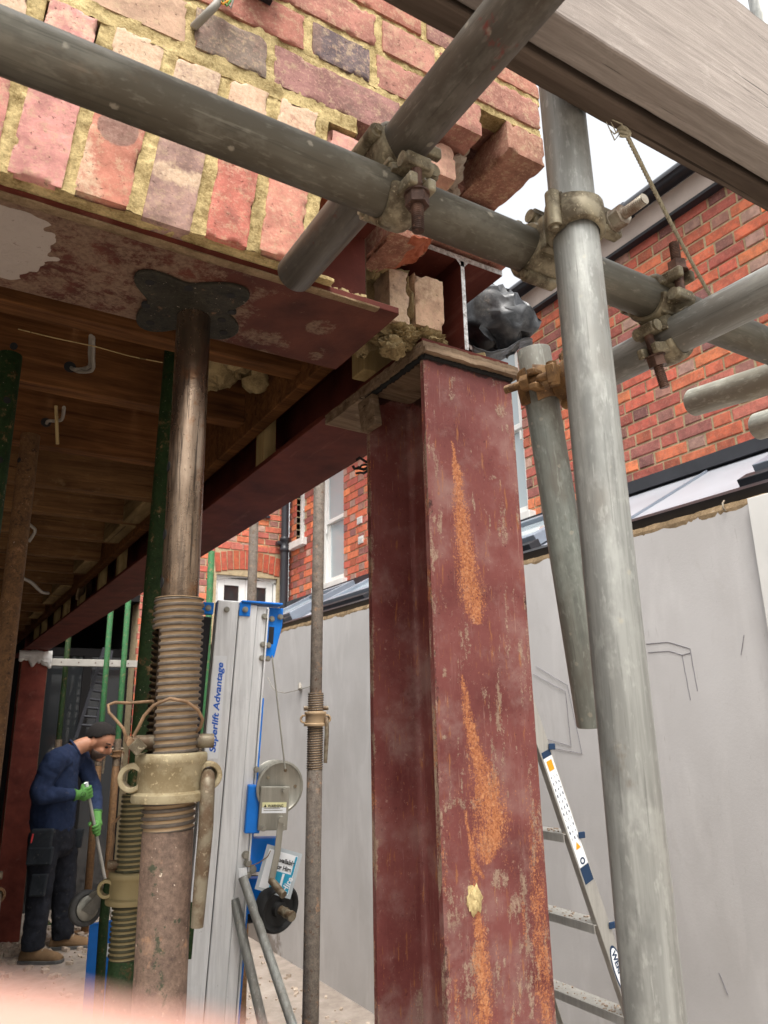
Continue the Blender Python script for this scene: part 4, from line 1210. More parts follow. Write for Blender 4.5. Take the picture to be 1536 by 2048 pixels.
BX0, BX1, BZ0, BZ1 = .690, .893, 2.374, 2.590
def long_beam():
    t = thing('steel_beam', 'long dark red steel beam running away into the building on top of the column', 'steel beam', ((BX0 + BX1) / 2, 4, BZ0))
    y0, y1 = .988, 8.0; tf, tw = .0125, .0095; xm = (BX0 + BX1) / 2
    b = MB(); b.box((BX0, y0, BZ0), (BX1, y1, BZ0 + tf)); b.box((BX0, y0, BZ1 - tf), (BX1, y1, BZ1)); b.box((xm - tw / 2, y0, BZ0 + tf), (xm + tw / 2, y1, BZ1 - tf))
    for s in (-1, 1):                              # root fillets
        for z, q in ((BZ0 + tf, 1), (BZ1 - tf, -1)):
            b.add([(xm + s * tw / 2, y0, z), (xm + s * (tw / 2 + .011), y0, z), (xm + s * tw / 2, y0, z + q * .011), (xm + s * tw / 2, y1, z), (xm + s * (tw / 2 + .011), y1, z), (xm + s * tw / 2, y1, z + q * .011)], [(1, 4, 5, 2), (2, 5, 4, 1)], False)
    b.build('section', M['redbeam'], t, .0012)
    e = MB()
    e.box((BX0 + .001, y0 - .0012, BZ1 - tf + .001), (BX1 - .001, y0 - .0002, BZ1 - .001)); e.box((xm - tw / 2 + .0005, y0 - .0012, BZ0 + tf + .0005), (xm + tw / 2 - .0005, y0 - .0002, BZ1 - tf - .0005))
    e.add([(xm - tw / 2 - .011, y0 - .0012, BZ1 - tf + .001), (xm - tw / 2 + .001, y0 - .0012, BZ1 - tf - .012), (xm + tw / 2 - .001, y0 - .0012, BZ1 - tf - .012), (xm + tw / 2 + .011, y0 - .0012, BZ1 - tf + .001)], [(0, 1, 2, 3)])
    e.build('cut_end', M['cutedge'], t)
    c = MB(); r = random.Random(19)
    for k in range(46):                            # mortar crumbs on the lower flange
        x = BX0 + .012 + r.random() * .16; s = r.uniform(.003, .011); y = 1.0 + r.random() * .06 if k < 22 else r.uniform(1.2, 6)
        if abs(x - xm) < .02: continue
        c.obox((x, y, BZ0 + tf + s * .6), (1, r.uniform(-1, 1), 0), (r.uniform(-1, 1), -1, .3), (0, .3, 1), s, s, s * .7)
    c.build('mortar_crumbs', M['mortar_lump'], t)['kind'] = 'stuff'
long_beam()

CX0, CX1, CY0, CY1, CZ1 = .690, .893, .985, 1.190, 2.350
def front_column():
    t = thing('steel_column', 'tall red oxide steel column in front, scraped and streaked with orange rust', 'steel column', ((CX0 + CX1) / 2, (CY0 + CY1) / 2, GZ))
    tf, tw = .0115, .0075; xm = (CX0 + CX1) / 2
    # outer face of the front flange as a fine sheet carrying the wear
    zlo = 1.05
    streaks = [[(903, 880, 3), (915, 950, 14), (925, 1050, 22), (938, 1150, 30), (948, 1215, 32), (955, 1250, 12)],
               [(925, 1350, 4), (934, 1420, 14), (950, 1500, 20), (975, 1570, 38), (985, 1640, 46), (978, 1690, 38), (972, 1730, 10)],
               [(940, 1690, 3), (955, 1740, 7), (968, 1760, 4)],
               [(952, 1800, 4), (958, 1860, 16), (964, 1950, 20), (970, 2048, 22), (975, 2200, 24)],
               [(930, 1620, 3), (945, 1700, 6), (950, 1780, 8)]]
    S = []
    for st in streaks:
        S.append([(at(a, b, y=CY0).x, at(a, b, y=CY0).z, w * .00095) for a, b, w in st])
    bl = []                                        # plaster smears: centre px, half size
    for a, b, rx, ry in ((905, 775, .010, .045), (990, 765, .02, .02), (1000, 820, .022, .018), (872, 920, .012, .05), (1005, 1050, .018, .06), (880, 1050, .006, .05), (985, 960, .016, .008),
                         (925, 1610, .06, .014), (975, 1690, .02, .03), (990, 1560, .012, .10), (1000, 1440, .012, .12), (945, 1800, .03, .02), (1030, 1820, .026, .03), (895, 1790, .02, .03), (1000, 1760, .03, .025),
                         (915, 1835, .03, .02), (1055, 1850, .016, .16), (1065, 1650, .010, .09), (1040, 1980, .012, .05), (995, 1960, .014, .04), (960, 1900, .01, .02), (1045, 1330, .012, .08), (1015, 1240, .008, .09), (870, 1400, .008, .05), (930, 1290, .02, .05), (1060, 1560, .008, .06)):
        p = at(a, b, y=CY0); bl.append((p.x, p.z, rx, ry))
    rr_ = random.Random(77)
    for q in range(80):
        z_ = 2.33 - 1.1 * rr_.random() ** .7; x_ = CX0 + (CX1 - CX0) * (rr_.random() if q % 3 else (rr_.random() * .12 if q % 2 else 1 - rr_.random() * .15))
        bl.append((x_, z_, rr_.uniform(.0015, .007), rr_.uniform(.006, .045)))
    mb = MB(); cols = []
    def wearf(x, z):
        p = (x, 0, z)
        wob = .006 * nz(p, 30, 1) + .003 * nz(p, 80, 2)
        r = 0
        for st in S:
            for (xa, za, wa), (xb, zb, wb) in zip(st, st[1:]):
                if zb <= z <= za:
                    k = (za - z) / (za - zb); w = wa + (wb - wa) * k
                    r = max(r, sstep(w * 1.5, w * .1, abs(x + wob * .6 - (xa + (xb - xa) * k))))
        g = 0
        for (cx, cz, rx, ry) in bl:
            d = math.hypot((x - cx + wob) / rx, (z - cz + wob * 2) / ry); g = max(g, sstep(1.25, .3, d) * .85)
        low = sstep(1.75, 1.35, z)
        g = max(g, low * sstep(.15, .5, nz((x * 3.2, 0, z * .7), 22, 6)) * .8)
        r = max(r, low * sstep(.22, .45, nz((x * 2.5, 0, z * .35), 26, 8)) * .55)
        r = max(r, .7 * sstep(.022, .008, abs(x - (CX1 - .02) + wob)) * sstep(1.72, 1.45, z))
        e = min(x - CX0, CX1 - x)
        g = max(g, .95 * sstep(.016, .002, e + wob * 1.1) * (.55 + .7 * nz((x, 0, z), 6, 9)))
        b = .9 * sstep(CZ1 - .02, CZ1 - .004, z + wob) + .5 * sstep(.1, .4, nz((x * 3, 0, z), 16, 12)) * sstep(.02, .004, e)
        return (r, g, b, 1)
    nu, nv = 74, 460
    def f(u, v):
        x = CX0 + (CX1 - CX0) * u; z = zlo + (CZ1 - zlo) * v
        cols.append(wearf(x, z))
        e = min(u, 1 - u) * (CX1 - CX0)
        return (x, CY0 + .0006 * sstep(.004, 0, e) + .00025 * nz((x, 0, z), 30, 4), z)
    mb.grid(f, nu, nv, True)
    mb.build('front_face', M['redox'], t, cols=cols)
    # flanges, web and edges; edges are chipped and cream with old plaster
    b = MB(); bc = []
    def slab(lo, hi, nu, nz_, fn):
        """box with its walls gridded for wear"""
        faces = [((lo[0], lo[1]), (hi[0], lo[1])), ((hi[0], lo[1]), (hi[0], hi[1])), ((hi[0], hi[1]), (lo[0], hi[1])), ((lo[0], hi[1]), (lo[0], lo[1]))]
        for (a, c) in faces:
            n = max(1, int(math.hypot(c[0] - a[0], c[1] - a[1]) / .008))
            def g(u, v):
                x = a[0] + (c[0] - a[0]) * u; y = a[1] + (c[1] - a[1]) * u; z = lo[2] + (hi[2] - lo[2]) * v
                bc.append(fn(x, y, z)); return (x, y, z)
            b.grid(g, n, nz_, False)
        b.add([(lo[0], lo[1], hi[2]), (hi[0], lo[1], hi[2]), (hi[0], hi[1], hi[2]), (lo[0], hi[1], hi[2])], [(0, 1, 2, 3)]); bc.extend([(0, 0, .5, 1)] * 4)
    def wf(x, y, z):
        e = x - CX0
        low = sstep(1.8, 1.3, z)
        g = .95 * sstep(.004, .0, e) * sstep(-.55, .1, nz((0, y * 3, z), 16, 2)) + .5 * sstep(.25, .6, nz((x * 2, y * 2, z * .6), 14, 3)) * (.5 + low)
        r = .6 * sstep(.004, 0, e) * sstep(.1, .4, nz((0, y, z), 24, 5)) + .35 * low * sstep(.25, .6, nz((x * 3, y * 3, z * .5), 18, 6))
        return (min(1, r), min(1, g), .8 * sstep(CZ1 - .03, CZ1, z + .02 * nz((x, y, z), 25, 7)), 1)
    slab((CX0, CY0 + .0012, GZ), (CX1, CY0 + tf, CZ1), 8, 300, wf); slab((CX0, CY1 - tf, GZ), (CX1, CY1, CZ1), 8, 300, wf); slab((xm - tw / 2, CY0 + tf, GZ), (xm + tw / 2, CY1 - tf, CZ1), 8, 200, wf)
    for s in (-1, 1):
        for y, q in ((CY0 + tf, 1), (CY1 - tf, -1)):
            def fil(u, v):
                a = u * math.pi / 2; rr = .011; z = GZ + (CZ1 - GZ) * v; bc.append(wf(xm, y, z))
                return (xm + s * (tw / 2 + rr * (1 - math.sin(a))), y + q * rr * (1 - math.cos(a)), z)
            b.grid(fil, 5, 40, True)
    b.build('section', M['redox'], t, cols=bc)
    # weld bead under the cap and a lump of dry mortar stuck on the face
    w = MB(); r = random.Random(3); P = []
    for k in range(60):
        u = k / 59; P.append((CX0 + (CX1 - CX0) * u, CY0 - .001 + .0008 * r.random(), CZ1 - .003 + .002 * r.random()))
    w.sweep(P, [.004 + .002 * r.random() for _ in P], 8)
    P = [(CX0 + .002, CY0 + (CY1 - CY0) * k / 40, CZ1 - .004 + .003 * r.random()) for k in range(41)]; w.sweep(P, [.004 + .003 * r.random() for _ in P], 8)
    w.build('weld_bead', M['galv_dark'], t)
    l = MB(); c = at(948, 1798, y=CY0)
    def lf(u, v):
        th = u * 2 * math.pi; ph = v * math.pi / 2; d = Vector((math.cos(ph) * math.cos(th), -math.sin(ph), math.cos(ph) * math.sin(th))); k = 1 + .5 * nz(d, 1.6, 3) + .3 * nz(d, 4, 4)
        return (c.x + d.x * .014 * k, CY0 + d.y * .007 * k, c.z + d.z * .019 * k)
    l.grid(lf, 26, 8, True, True); l.build('mortar_splash', M['mortar'], t)
    # second, smaller rust-brown shim at the back edge of the head
    g = MB(); g.obox((CX0 - .004, CY1 - .02, CZ1 - .045), (0, 1, 0), (1, 0, 0), (0, .2, 1), .028, .008, .035); g.build('shim', M['capwood'], t, .002)
front_column()

def cap_plate():
    mb = MB(); r = random.Random(2)
    x0, x1, y0, y1, z0, z1 = CX0 - .006, CX1 + .012, CY0 - .016, 1.36, CZ1 + .0005, 2.3735
    def f(u, v):
        a = u * 4
        return None
    n = 60
    # slab with a split, uneven front edge in two layers
    for (za, zb, off) in ((z0, z0 + .011, .0), (z0 + .0112, z1, .006)):
        ring_lo, ring_hi = [], []
        pts = [(x0 + (x1 - x0) * k / n, y0 + off) for k in range(n + 1)] + [(x1, y0 + .02 + (y1 - y0 - .02) * k / 8) for k in range(9)] + [(x1 - (x1 - x0) * k / 8, y1) for k in range(1, 9)] + [(x0, y1 - (y1 - y0) * k / 40) for k in range(1, 40)]
        for (x, y) in pts:
            k = .0028 * nz((x, y, za), 55, 3) + .0016 * nz((x, y, za), 150, 4)
            ring_lo.append((x + k, y + k, za + .0015 * nz((x, y, 0), 40, 2))); ring_hi.append((x + k * .6, y + k * 1.2 + .0015, zb))
        mb.loft([ring_lo, ring_hi], True, False)
    single(mb, 'packing_plate', M['capwood'], 'rusty split packing plate between the front column and the long beam', 'plate')
cap_plate()

# far columns
def far_column(x0, y0, label, w=.203):
    t = thing('steel_column', label, 'steel column', (x0 + w / 2, y0 + .1, GZ), 'steel columns at the far end')
    b = MB(); tf, tw = .0115, .0075; z1 = 2.372
    b.box((x0, y0, GZ), (x0 + w, y0 + tf, z1)); b.box((x0, y0 + .203 - tf, GZ), (x0 + w, y0 + .203, z1)); b.box((x0 + w / 2 - tw / 2, y0 + tf, GZ), (x0 + w / 2 + tw / 2, y0 + .203 - tf, z1))
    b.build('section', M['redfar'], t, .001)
    e = MB(); e.box((x0 + w + .0003, y0 + .0005, GZ), (x0 + w + .002, y0 + tf - .0005, z1)); e.box((x0 - .002, y0 + .0005, GZ), (x0 - .0003, y0 + tf - .0005, z1)); e.build('plaster_edge', M['capwood'], t)
    return t
fc = far_column(.690, 7.08, 'far red steel column under the end of the long beam behind the worker')
far_column(.42, 7.35, 'far red steel column at the left edge of the photo')
def torn_wrap():
    mb = MB()
    def f(u, v):
        x = .66 + .26 * u; k = .03 * nz((u, v, 0), 5, 3) + .015 * nz((u, v, 0), 14, 5)
        return (x, 7.065 - .02 * math.sin(v * 3) + k * .5, 2.365 - v * (.07 + .09 * abs(nz((u, 0, 0), 4, 8)) + .05 * u) + k * .4)
    mb.grid(f, 30, 10, True)
    o = single(mb, 'torn_paper', M['white_sill'], 'torn white paper hanging off the head of the far red column', 'paper')
    m = o.modifiers.new('thick', 'SOLIDIFY'); m.thickness = .002
torn_wrap()

# ------------------------------------------------------------------ floor over the room: joists, packing, boards
JZ = 2.50
def floor_timbers():
    ys = [1.425, 1.785, 2.195, 2.575, 2.945, 3.315, 3.70, 4.08, 4.46, 4.84, 5.22, 5.60, 5.98, 6.36, 6.74]
    JO = {}
    ords = ['first', 'second', 'third', 'fourth', 'fifth', 'sixth', 'seventh', 'eighth', 'ninth', 'tenth', 'eleventh', 'twelfth', 'thirteenth', 'fourteenth', 'fifteenth']
    for k, y in enumerate(ys):
        mb = MB(); x0, x1 = -3.1, .653; n = 60; w = .05
        dz = .004 * math.sin(k * 1.7)
        def ring(x):
            a = .0025 * nz((x, y, 0), 5, k); b = .002 * nz((x, y, 1), 14, k)
            return [(x, y + a, JZ + dz + b), (x, y + w + a, JZ + dz - b), (x, y + w + a, JZ + .20), (x, y + a, JZ + .20)]
        rings = [ring(x0 + (x1 - x0) * i / n) for i in range(n + 1)]
        mb.loft([r[::-1] for r in rings], True, False)
        JO[k] = single(mb, 'floor_joist', M['joist'] if k < 3 else M['joist_pale'], '%s dark timber floor joist from the front beam, over the props' % ords[k] if k < 9 else '%s timber floor joist, far back over the room' % ords[k], 'joist', 'floor joists over the room', .0025)
    mb = MB()
    t = thing('floorboards', 'old timber floorboards laid across the joists overhead', 'floor', (-1.2, 4, JZ + .2))
    for k in range(16):
        mb = MB(); mb.box((-3.15 + k * .24, 1.06, JZ + .203), (-3.15 + k * .24 + .236, 7.78, JZ + .224)); mb.build('board', M['joist'], t)
    # softwood packers at the joist ends and inside the beam
    r = random.Random(8)
    for k, y in enumerate(ys[1:12]):
        if k in (0, 1, 4, 6, 9): continue
        mb = MB(); mb.box((.59, y + .052, JZ - .004), (.6545, ys[k + 2] - .002 if k + 2 < len(ys) else y + .35, JZ + .11))
        single(mb, 'timber_packer', M['packer_x'], 'pale softwood packer between the %s and %s joist ends beside the long beam' % (ords[k + 1], ords[k + 2]), 'timber', 'pale packers along the long beam', .002)
    names = ['first', 'second', 'third', 'fourth', 'fifth', 'sixth', 'seventh', 'eighth', 'ninth']
    for k, y in enumerate((1.74, 2.95, 3.45, 3.95, 4.45, 5.0, 5.5, 6.0, 6.5)):
        mb = MB(); s = r.uniform(-.01, .01)
        mb.box((.698 + s, y, BZ0 + .0128), (.733 + s, y + .055, BZ1 - .0128))
        single(mb, 'timber_stud', M['packer'], '%s upright softwood packer wedged in the side of the long beam' % names[k], 'timber', 'upright packers in the long beam', .002)
    mb = MB(); mb.box((.655, 1.11, 2.47), (.6885, 7.70, JZ + .20)); single(mb, 'timber_plate', M['joist'], 'dark timber plate along the joist ends beside the long beam', 'timber', bevel=.003)
    # block between the two beams
    mb = MB(); mb.box((.662, 1.150, BZ0 + .0128), (.742, 1.200, 2.475)); single(mb, 'timber_block', M['packer'], 'pale softwood block in the end of the long beam behind the cream bricks', 'timber', bevel=.003)
    # header timber just behind the front beam
    mb = MB(); mb.box((-3.0, 1.10, 2.43), (.57, 1.152, 2.62)); single(mb, 'timber_beam', M['joist'], 'dark timber trimmer directly behind the front steel beam', 'timber', bevel=.003)
    # broken masonry where the old wall was cut off
    lump = MB(); r = random.Random(6)
    for k in range(26):
        c = (r.uniform(.44, .64), r.uniform(1.52, 1.74), r.uniform(2.54, 2.69)); s = r.uniform(.02, .042)
        def f(u, v, c=c, s=s, k=k):
            th = u * 2 * math.pi; ph = (v - .5) * math.pi; d = Vector((math.cos(ph) * math.cos(th), math.cos(ph) * math.sin(th), math.sin(ph))); q = 1 + .4 * nz(d, 2, k) + .25 * nz(d, 5, k)
            return (c[0] + d.x * s * q, c[1] + d.y * s * q, c[2] + d.z * s * q)
        lump.grid(f, 14, 9, True, True)
    single(lump, 'broken_masonry', M['mortar_lump'], 'lumpy broken masonry above the long beam behind the main prop', 'masonry')
    # cables through the joists
    def cable(pts, r_, label, m='cable_white'):
        mb = MB(); P = []
        V = [Vector(p) for p in pts]
        for a, b, c, d in zip([V[0]] + V, V, V[1:], V[2:] + [V[-1]]):
            for q in range(6):
                s = q / 6; P.append(.5 * ((2 * b) + (c - a) * s + (2 * a - 5 * b + 4 * c - d) * s * s + (3 * b - a - 3 * c + d) * s ** 3))
        P.append(V[-1]); mb.sweep(P, r_, 8); single(mb, 'electric_cable', M[m], label, 'cable')
    y = 1.775
    cable([at(182, 672, y=1.475), at(180, 705, y=1.60), at(178, 733, y=1.72), at(150, 739, y=1.76), at(140, 733, y=1.80)], .0045, 'pale cable looping out of a hole in the second joist', 'cable_white')
    cable([at(186, 675, y=1.475), at(186, 712, y=1.60), at(184, 740, y=1.70), at(158, 743, y=1.75), at(142, 735, y=1.80)], .0045, 'second pale cable beside it, leaving the same joist hole', 'cable_white')
    cable([at(128, 815, y=1.85), at(124, 838, y=2.05), at(112, 842, y=2.15), at(97, 842, y=2.17), at(92, 850, y=2.21)], .0045, 'pale cable curling out of the third joist')
    mb = MB(); mb.cyl(at(112, 812, y=2.02), at(115, 888, y=2.02), .0045, n=8); single(mb, 'wooden_dowel', M['packer'], 'thin pale stick hanging below the second joist', 'stick')
    cable([at(35, 1030, y=2.9), at(60, 1050, y=2.95), at(70, 1062, y=2.97), at(58, 1083, y=3.0)], .006, 'grey cable end dangling from the fifth joist', 'cable_white')
    cable([at(28, 1150, y=3.6), at(60, 1163, y=3.8), at(82, 1183, y=4.0), at(96, 1186, y=4.2)], .008, 'grey cable sagging under the far joists', 'cable_white')
    cable([at(36, 658, y=1.40), at(110, 676, y=1.40), at(190, 693, y=1.40), at(260, 712, y=1.40), at(325, 725, y=1.40)], .0012, 'thin frayed string along the bottom of the first joist', 'packer')
    def hole(px, py, yy, jo):
        mb = MB(); c = at(px, py, y=yy); mb.cyl((c.x, yy - .001, c.z), (c.x, yy + .02, c.z), .014, n=16)
        mb.build('dark_drill_plug', M['galv_dark'], jo)  # solid black plug, its colour stands in for the shade inside a hole
    hole(140, 734, 1.785, JO[1]); hole(92, 845, 2.195, JO[2])
    # scrap of plaster hanging at the far end of the beam
    mb = MB()
    def f(u, v):
        return (.66 + .09 * u + .02 * nz((u, v, 0), 4, 2), 4.40 + .12 * u + .05 * nz((u, v, 0), 3, 9), 2.60 - .30 * v * (.6 + .4 * abs(nz((u, 0, 0), 3, 4))) + .02 * nz((u, v, 2), 6, 1))
    mb.grid(f, 14, 14, True)
    o = single(mb, 'hanging_plaster', M['raw_edge'], 'torn scrap of plaster and lath hanging from the long beam', 'plaster'); m = o.modifiers.new('thick', 'SOLIDIFY'); m.thickness = .012
floor_timbers()

# ---- black plastic sheet bundled behind the beam end
def polythene():
    mb = MB(); c = at(1003, 640, y=1.12)
    ux = Vector((.86, -.52, 0)); uz = Vector((0, 0, 1)); uy = Vector((.5, .86, 0))
    out = [(-.075, .055), (-.03, .075), (.02, .055), (.055, .03), (.068, .012), (.075, -.02), (.06, -.04), (.035, -.045), (.02, -.075), (-.02, -.07), (-.055, -.06), (-.075, -.03), (-.08, .02)]
    ang = sorted((math.atan2(z, x), math.hypot(x, z)) for x, z in out)
    def rad(th):
        for (a0, r0), (a1, r1) in zip(ang, ang[1:] + [(ang[0][0] + 2 * math.pi, ang[0][1])]):
            for q in (th, th + 2 * math.pi):
                if a0 <= q <= a1: return r0 + (r1 - r0) * (q - a0) / (a1 - a0)
        return .07
    rj = random.Random(12)
    def f(u, v):
        th = 2 * math.pi * u; ph = math.pi * (.02 + .96 * v)
        dx, dy, dz = math.cos(th) * math.sin(ph), math.sin(th) * math.sin(ph), math.cos(ph); D = (dx, dy, dz)
        k = 1 + .12 * nz(D, 1.4, 4); w_ = .0075
        r = rad(math.atan2(dz, dx)) * math.hypot(dx, dz) * (.86 + .22 * k); q = math.atan2(dz, dx)
        return c + ux * (r * math.cos(q) + rj.uniform(-w_, w_)) + uz * (r * math.sin(q) + rj.uniform(-w_, w_)) + uy * (.055 * dy * k + rj.uniform(-w_, w_) * 1.6)
    mb.grid(f, 24, 13, True, True)
    po = single(mb, 'plastic_sheet', M['polythene'], 'crumpled black polythene bundled behind the end of the long beam', 'plastic sheet')
    mb = MB()
    def g(u, v):
        p = at(945 + 120 * u, 690 + 14 * math.sin(u * 5) + 22 * v * (1 - .3 * u), y=1.08 + .05 * v)
        return p + Vector((0, 0, .006 * nz((u, v, 0), 6, 3)))
    mb.grid(g, 24, 5, True)
    o = single(mb, 'sheet_edge', M['polythene'], 'ragged lower edge of black polythene flapping over the packing plate', 'plastic sheet'); m = o.modifiers.new('thick', 'SOLIDIFY'); m.thickness = .0015
    mb = MB(); r = random.Random(5)
    for k in range(4):
        a = at(737, 925 + k * 5, y=1.45); P = [a]
        for q in range(4): P.append(P[-1] + Vector((-.007 + r.uniform(-.004, .003), r.uniform(-.006, .006), r.uniform(-.008, .005))))
        mb.sweep(P, .0022 + .002 * r.random(), 6)
    single(mb, 'frayed_cable_end', M['galv_dark'], 'dark frayed cable ends sticking out beside the column head', 'cable')
polythene()
# ------------------------------------------------------------------ scaffold
TR = .02415
def tube(p0, p1, mat, label, ro=TR, name='scaffold_tube', group='scaffold tubes', cat='scaffold tube'):
    p0 = Vector(p0); p1 = Vector(p1); d = p1 - p0
    mb = MB(); mb.pipe((0, 0, 0), (0, 0, d.length), ro, ro - .004, 40)
    # faint dents and a slightly uneven wall so the highlight wanders
    mb.v = [(x + .00025 * nz((x, y, z), 14, 2), y + .00025 * nz((x, y, z), 14, 5), z) for x, y, z in mb.v]
    me = mb.mesh(name); me.materials.append(M[mat])
    o = bpy.data.objects.new(name, me); COL.objects.link(o)
    o.rotation_mode = 'QUATERNION'; o.rotation_quaternion = d.to_track_quat('Z', 'Y'); o.location = p0
    return tag(o, label, cat, group)
LY, LZ = .530, 2.226                             # ledger line
TZ, TX = LZ + .0505, .345                        # transom over it
T2Z, T2X = LZ - .0505, .755
SX, SY = .5225, .470                             # upright
tube((-1.4, LY, LZ), (1.95, LY, LZ), 'galv_warm', 'long horizontal scaffold tube crossing in front of the brick wall')
tube((TX - .002, .772, TZ), (TX + .004, -.75, TZ + .004), 'galv_red', 'red flecked scaffold tube running overhead towards the camera')
tube((SX + .004, SY, GZ), (SX + .018, SY + .004, 4.2), 'galv', 'upright galvanised scaffold pole right of the column')
tube((T2X - .012, .652, T2Z), (T2X + .02, -.6, T2Z + .002), 'galv', 'horizontal scaffold tube crossing under the long one at the right edge')
d0 = at(1067, 700, t=1.085); d1 = at(1190, 1452, t=1.0)
tube(d1, d0, 'galv_blue', 'short hanging scaffold tube with blue paint beside the upright pole')
e0 = at(1387, 805, t=1.30); e1 = at(1536, 759, t=1.16)
tube(e0, e0 + (e1 - e0).normalized() * 1.6, 'galv_pale', 'pale scaffold tube end poking in from the right edge')
g0 = at(1516, 853, t=1.32); g1 = at(1600, 828, t=1.24)
tube(g0, g0 + (g1 - g0).normalized() * 1.4, 'galv_pale', 'pale scaffold tube end with cream paint at the right edge, lowest of the tubes')
h0 = at(1512, -10, t=1.7); tube((h0.x, h0.y, GZ), (h0.x + .02, h0.y, 4.4), 'galv', 'scaffold pole at the top right corner behind the boards')

def clamp(t, c, a, n, s, mat, half=.021, bolt='bolt', blen=.062, bs=0.0):
    """one half of a coupler round a tube: c axis point, a tube axis, n from saddle to flap, s the bolt side"""
    c = Vector(c); a = Vector(a).normalized(); n = Vector(n); n = (n - a * n.dot(a)).normalized(); s = Vector(s); s = (s - a * s.dot(a) - n * s.dot(n)).normalized()
    ri, ro = TR + .0004, TR + .0065
    def band(a0, a1, w, name):
        mb = MB(); N = 26
        def f(u, v):
            th = a0 + (a1 - a0) * u
            d = s * math.cos(th) + n * math.sin(th)
            prof = [(ri, -1), (ro - .002, -1), (ro, -.8), (ro + .0012, 0), (ro, .8), (ro - .002, 1), (ri, 1), (ri, -1)]
            r, k = prof[round(v * 7)]
            ww = w * (.82 + .25 * math.sin(th * 1.0 + 1.2) ** 2)
            return c + d * (r + .0006 * nz(d * 3 + a * k, 3, 4)) + a * (k * ww)
        mb.grid(f, N, 7, True)
        for e in (0, 1):
            ring = [f(e, q / 7) for q in range(7)]; mb.add(ring, [tuple(range(7)) if e else tuple(range(6, -1, -1))])
        return mb
    sgn = 1 if a.cross(s).dot(n) > 0 else -1
    sd = band(R_(-200), R_(-14), half, 'saddle').build('saddle', M[mat], t)
    fl = band(R_(14), R_(168), half * .92, 'flap'); 
    bc = c + s * (TR + .0125) - n * bs
    # flap lug with slot, saddle lug
    for q in (-1, 1): fl.obox(bc - s * .002 + n * .014 + a * q * .0105, a, s, n, .0045, .0145, .0065)
    fo = fl.build('flap', M[mat], t, .0022)
    lg = MB(); lg.obox(bc - s * .003 - n * .013, a, s, n, .014, .011, .007); lg.cyl(bc - n * .013 - a * .017, bc - n * .013 + a * .017, .0075, n=14); lg.build('bolt_lug', M[mat], t, .002)
    hg = MB(); h = c - s * (TR + .0085) + n * .002; hg.cyl(h - a * half * .95, h + a * half * .95, .0078, n=16); hg.cyl(h - a * half * 1.15, h + a * half * 1.15, .0042, n=12); hg.build('hinge', M[mat], t, .001)
    # T bolt: plain shank, threaded end, washer and hexagon nut
    b = MB(); b.cyl(bc - n * .016, bc + n * .012, .0058, n=16)
    def th(u, v):
        ang = u * 2 * math.pi; z = .010 + (blen - .010) * v; k = (z / .0022 - u) % 1.0
        r = .0052 + .0011 * (1 - abs(2 * k - 1)); uu, vv, _ = MB.frame(n)
        return bc + n * z + (uu * math.cos(ang) + vv * math.sin(ang)) * r
    b.grid(th, 18, 140, True, True)
    uu, vv, _ = MB.frame(n); e = bc + n * blen
    b.add([e + (uu * math.cos(k / 18 * 6.2832) + vv * math.sin(k / 18 * 6.2832)) * .0056 for k in range(18)], [tuple(range(18))])
    bo = b.build('bolt', M[bolt], t)
    nt = MB(); nt.cyl(bc + n * .0225, bc + n * .0345, .0118, n=6, smooth=False); nt.cyl(bc + n * .0205, bc + n * .0224, .0125, n=20); nt.build('nut', M[bolt], bo, .0008)
def coupler(label, cA, aA, cB, aB, sA, sB, mat='cast', bolt='bolt', bs=0.0, half=.021):
    cA = Vector(cA); cB = Vector(cB); m = (cA + cB) / 2; n = (cB - cA).normalized()
    t = thing('scaffold_coupler', label, 'coupler', m, 'scaffold couplers')
    clamp(t, cA, aA, -n, sA, mat, bolt=bolt, bs=bs, half=half); clamp(t, cB, aB, n, sB, mat, bolt=bolt)
    b = MB(); b.obox(m, aA, aB, n, .020, .020, max(.003, (cB - cA).length / 2 - TR - .001)); b.build('body', M[mat], t, .002)
X_, Y_, Z_ = Vector((1, 0, 0)), Vector((0, 1, 0)), Vector((0, 0, 1))
coupler('cast coupler joining the red flecked tube over the long horizontal tube', (TX, LY, TZ), Y_, (TX, LY, LZ), X_, X_, -Y_, 'cast', 'bolt')
coupler('cast coupler joining the upright pole to the long horizontal tube', (SX + .01, SY, LZ + .004), Z_, (SX + .01, LY, LZ), X_, X_, Z_, 'cast', 'bolt_grey')
coupler('cast coupler joining the lower crossing tube under the long horizontal tube', (T2X - .022, LY, LZ), X_, (T2X - .008, LY, T2Z), Y_, -Y_, -X_, 'cast', 'bolt')
da = (d0 - d1).normalized(); dc = d0.lerp(d1, (780 - 700) / 752)
t2end = Vector((T2X - .011, .632, T2Z))
coupler('rusty brown coupler at the top of the short hanging tube', dc, da, dc + (t2end - dc).normalized() * .056, Y_, (-.4, -.9, 0), Z_, 'cast_rust', 'cast_rust', .026, .027)

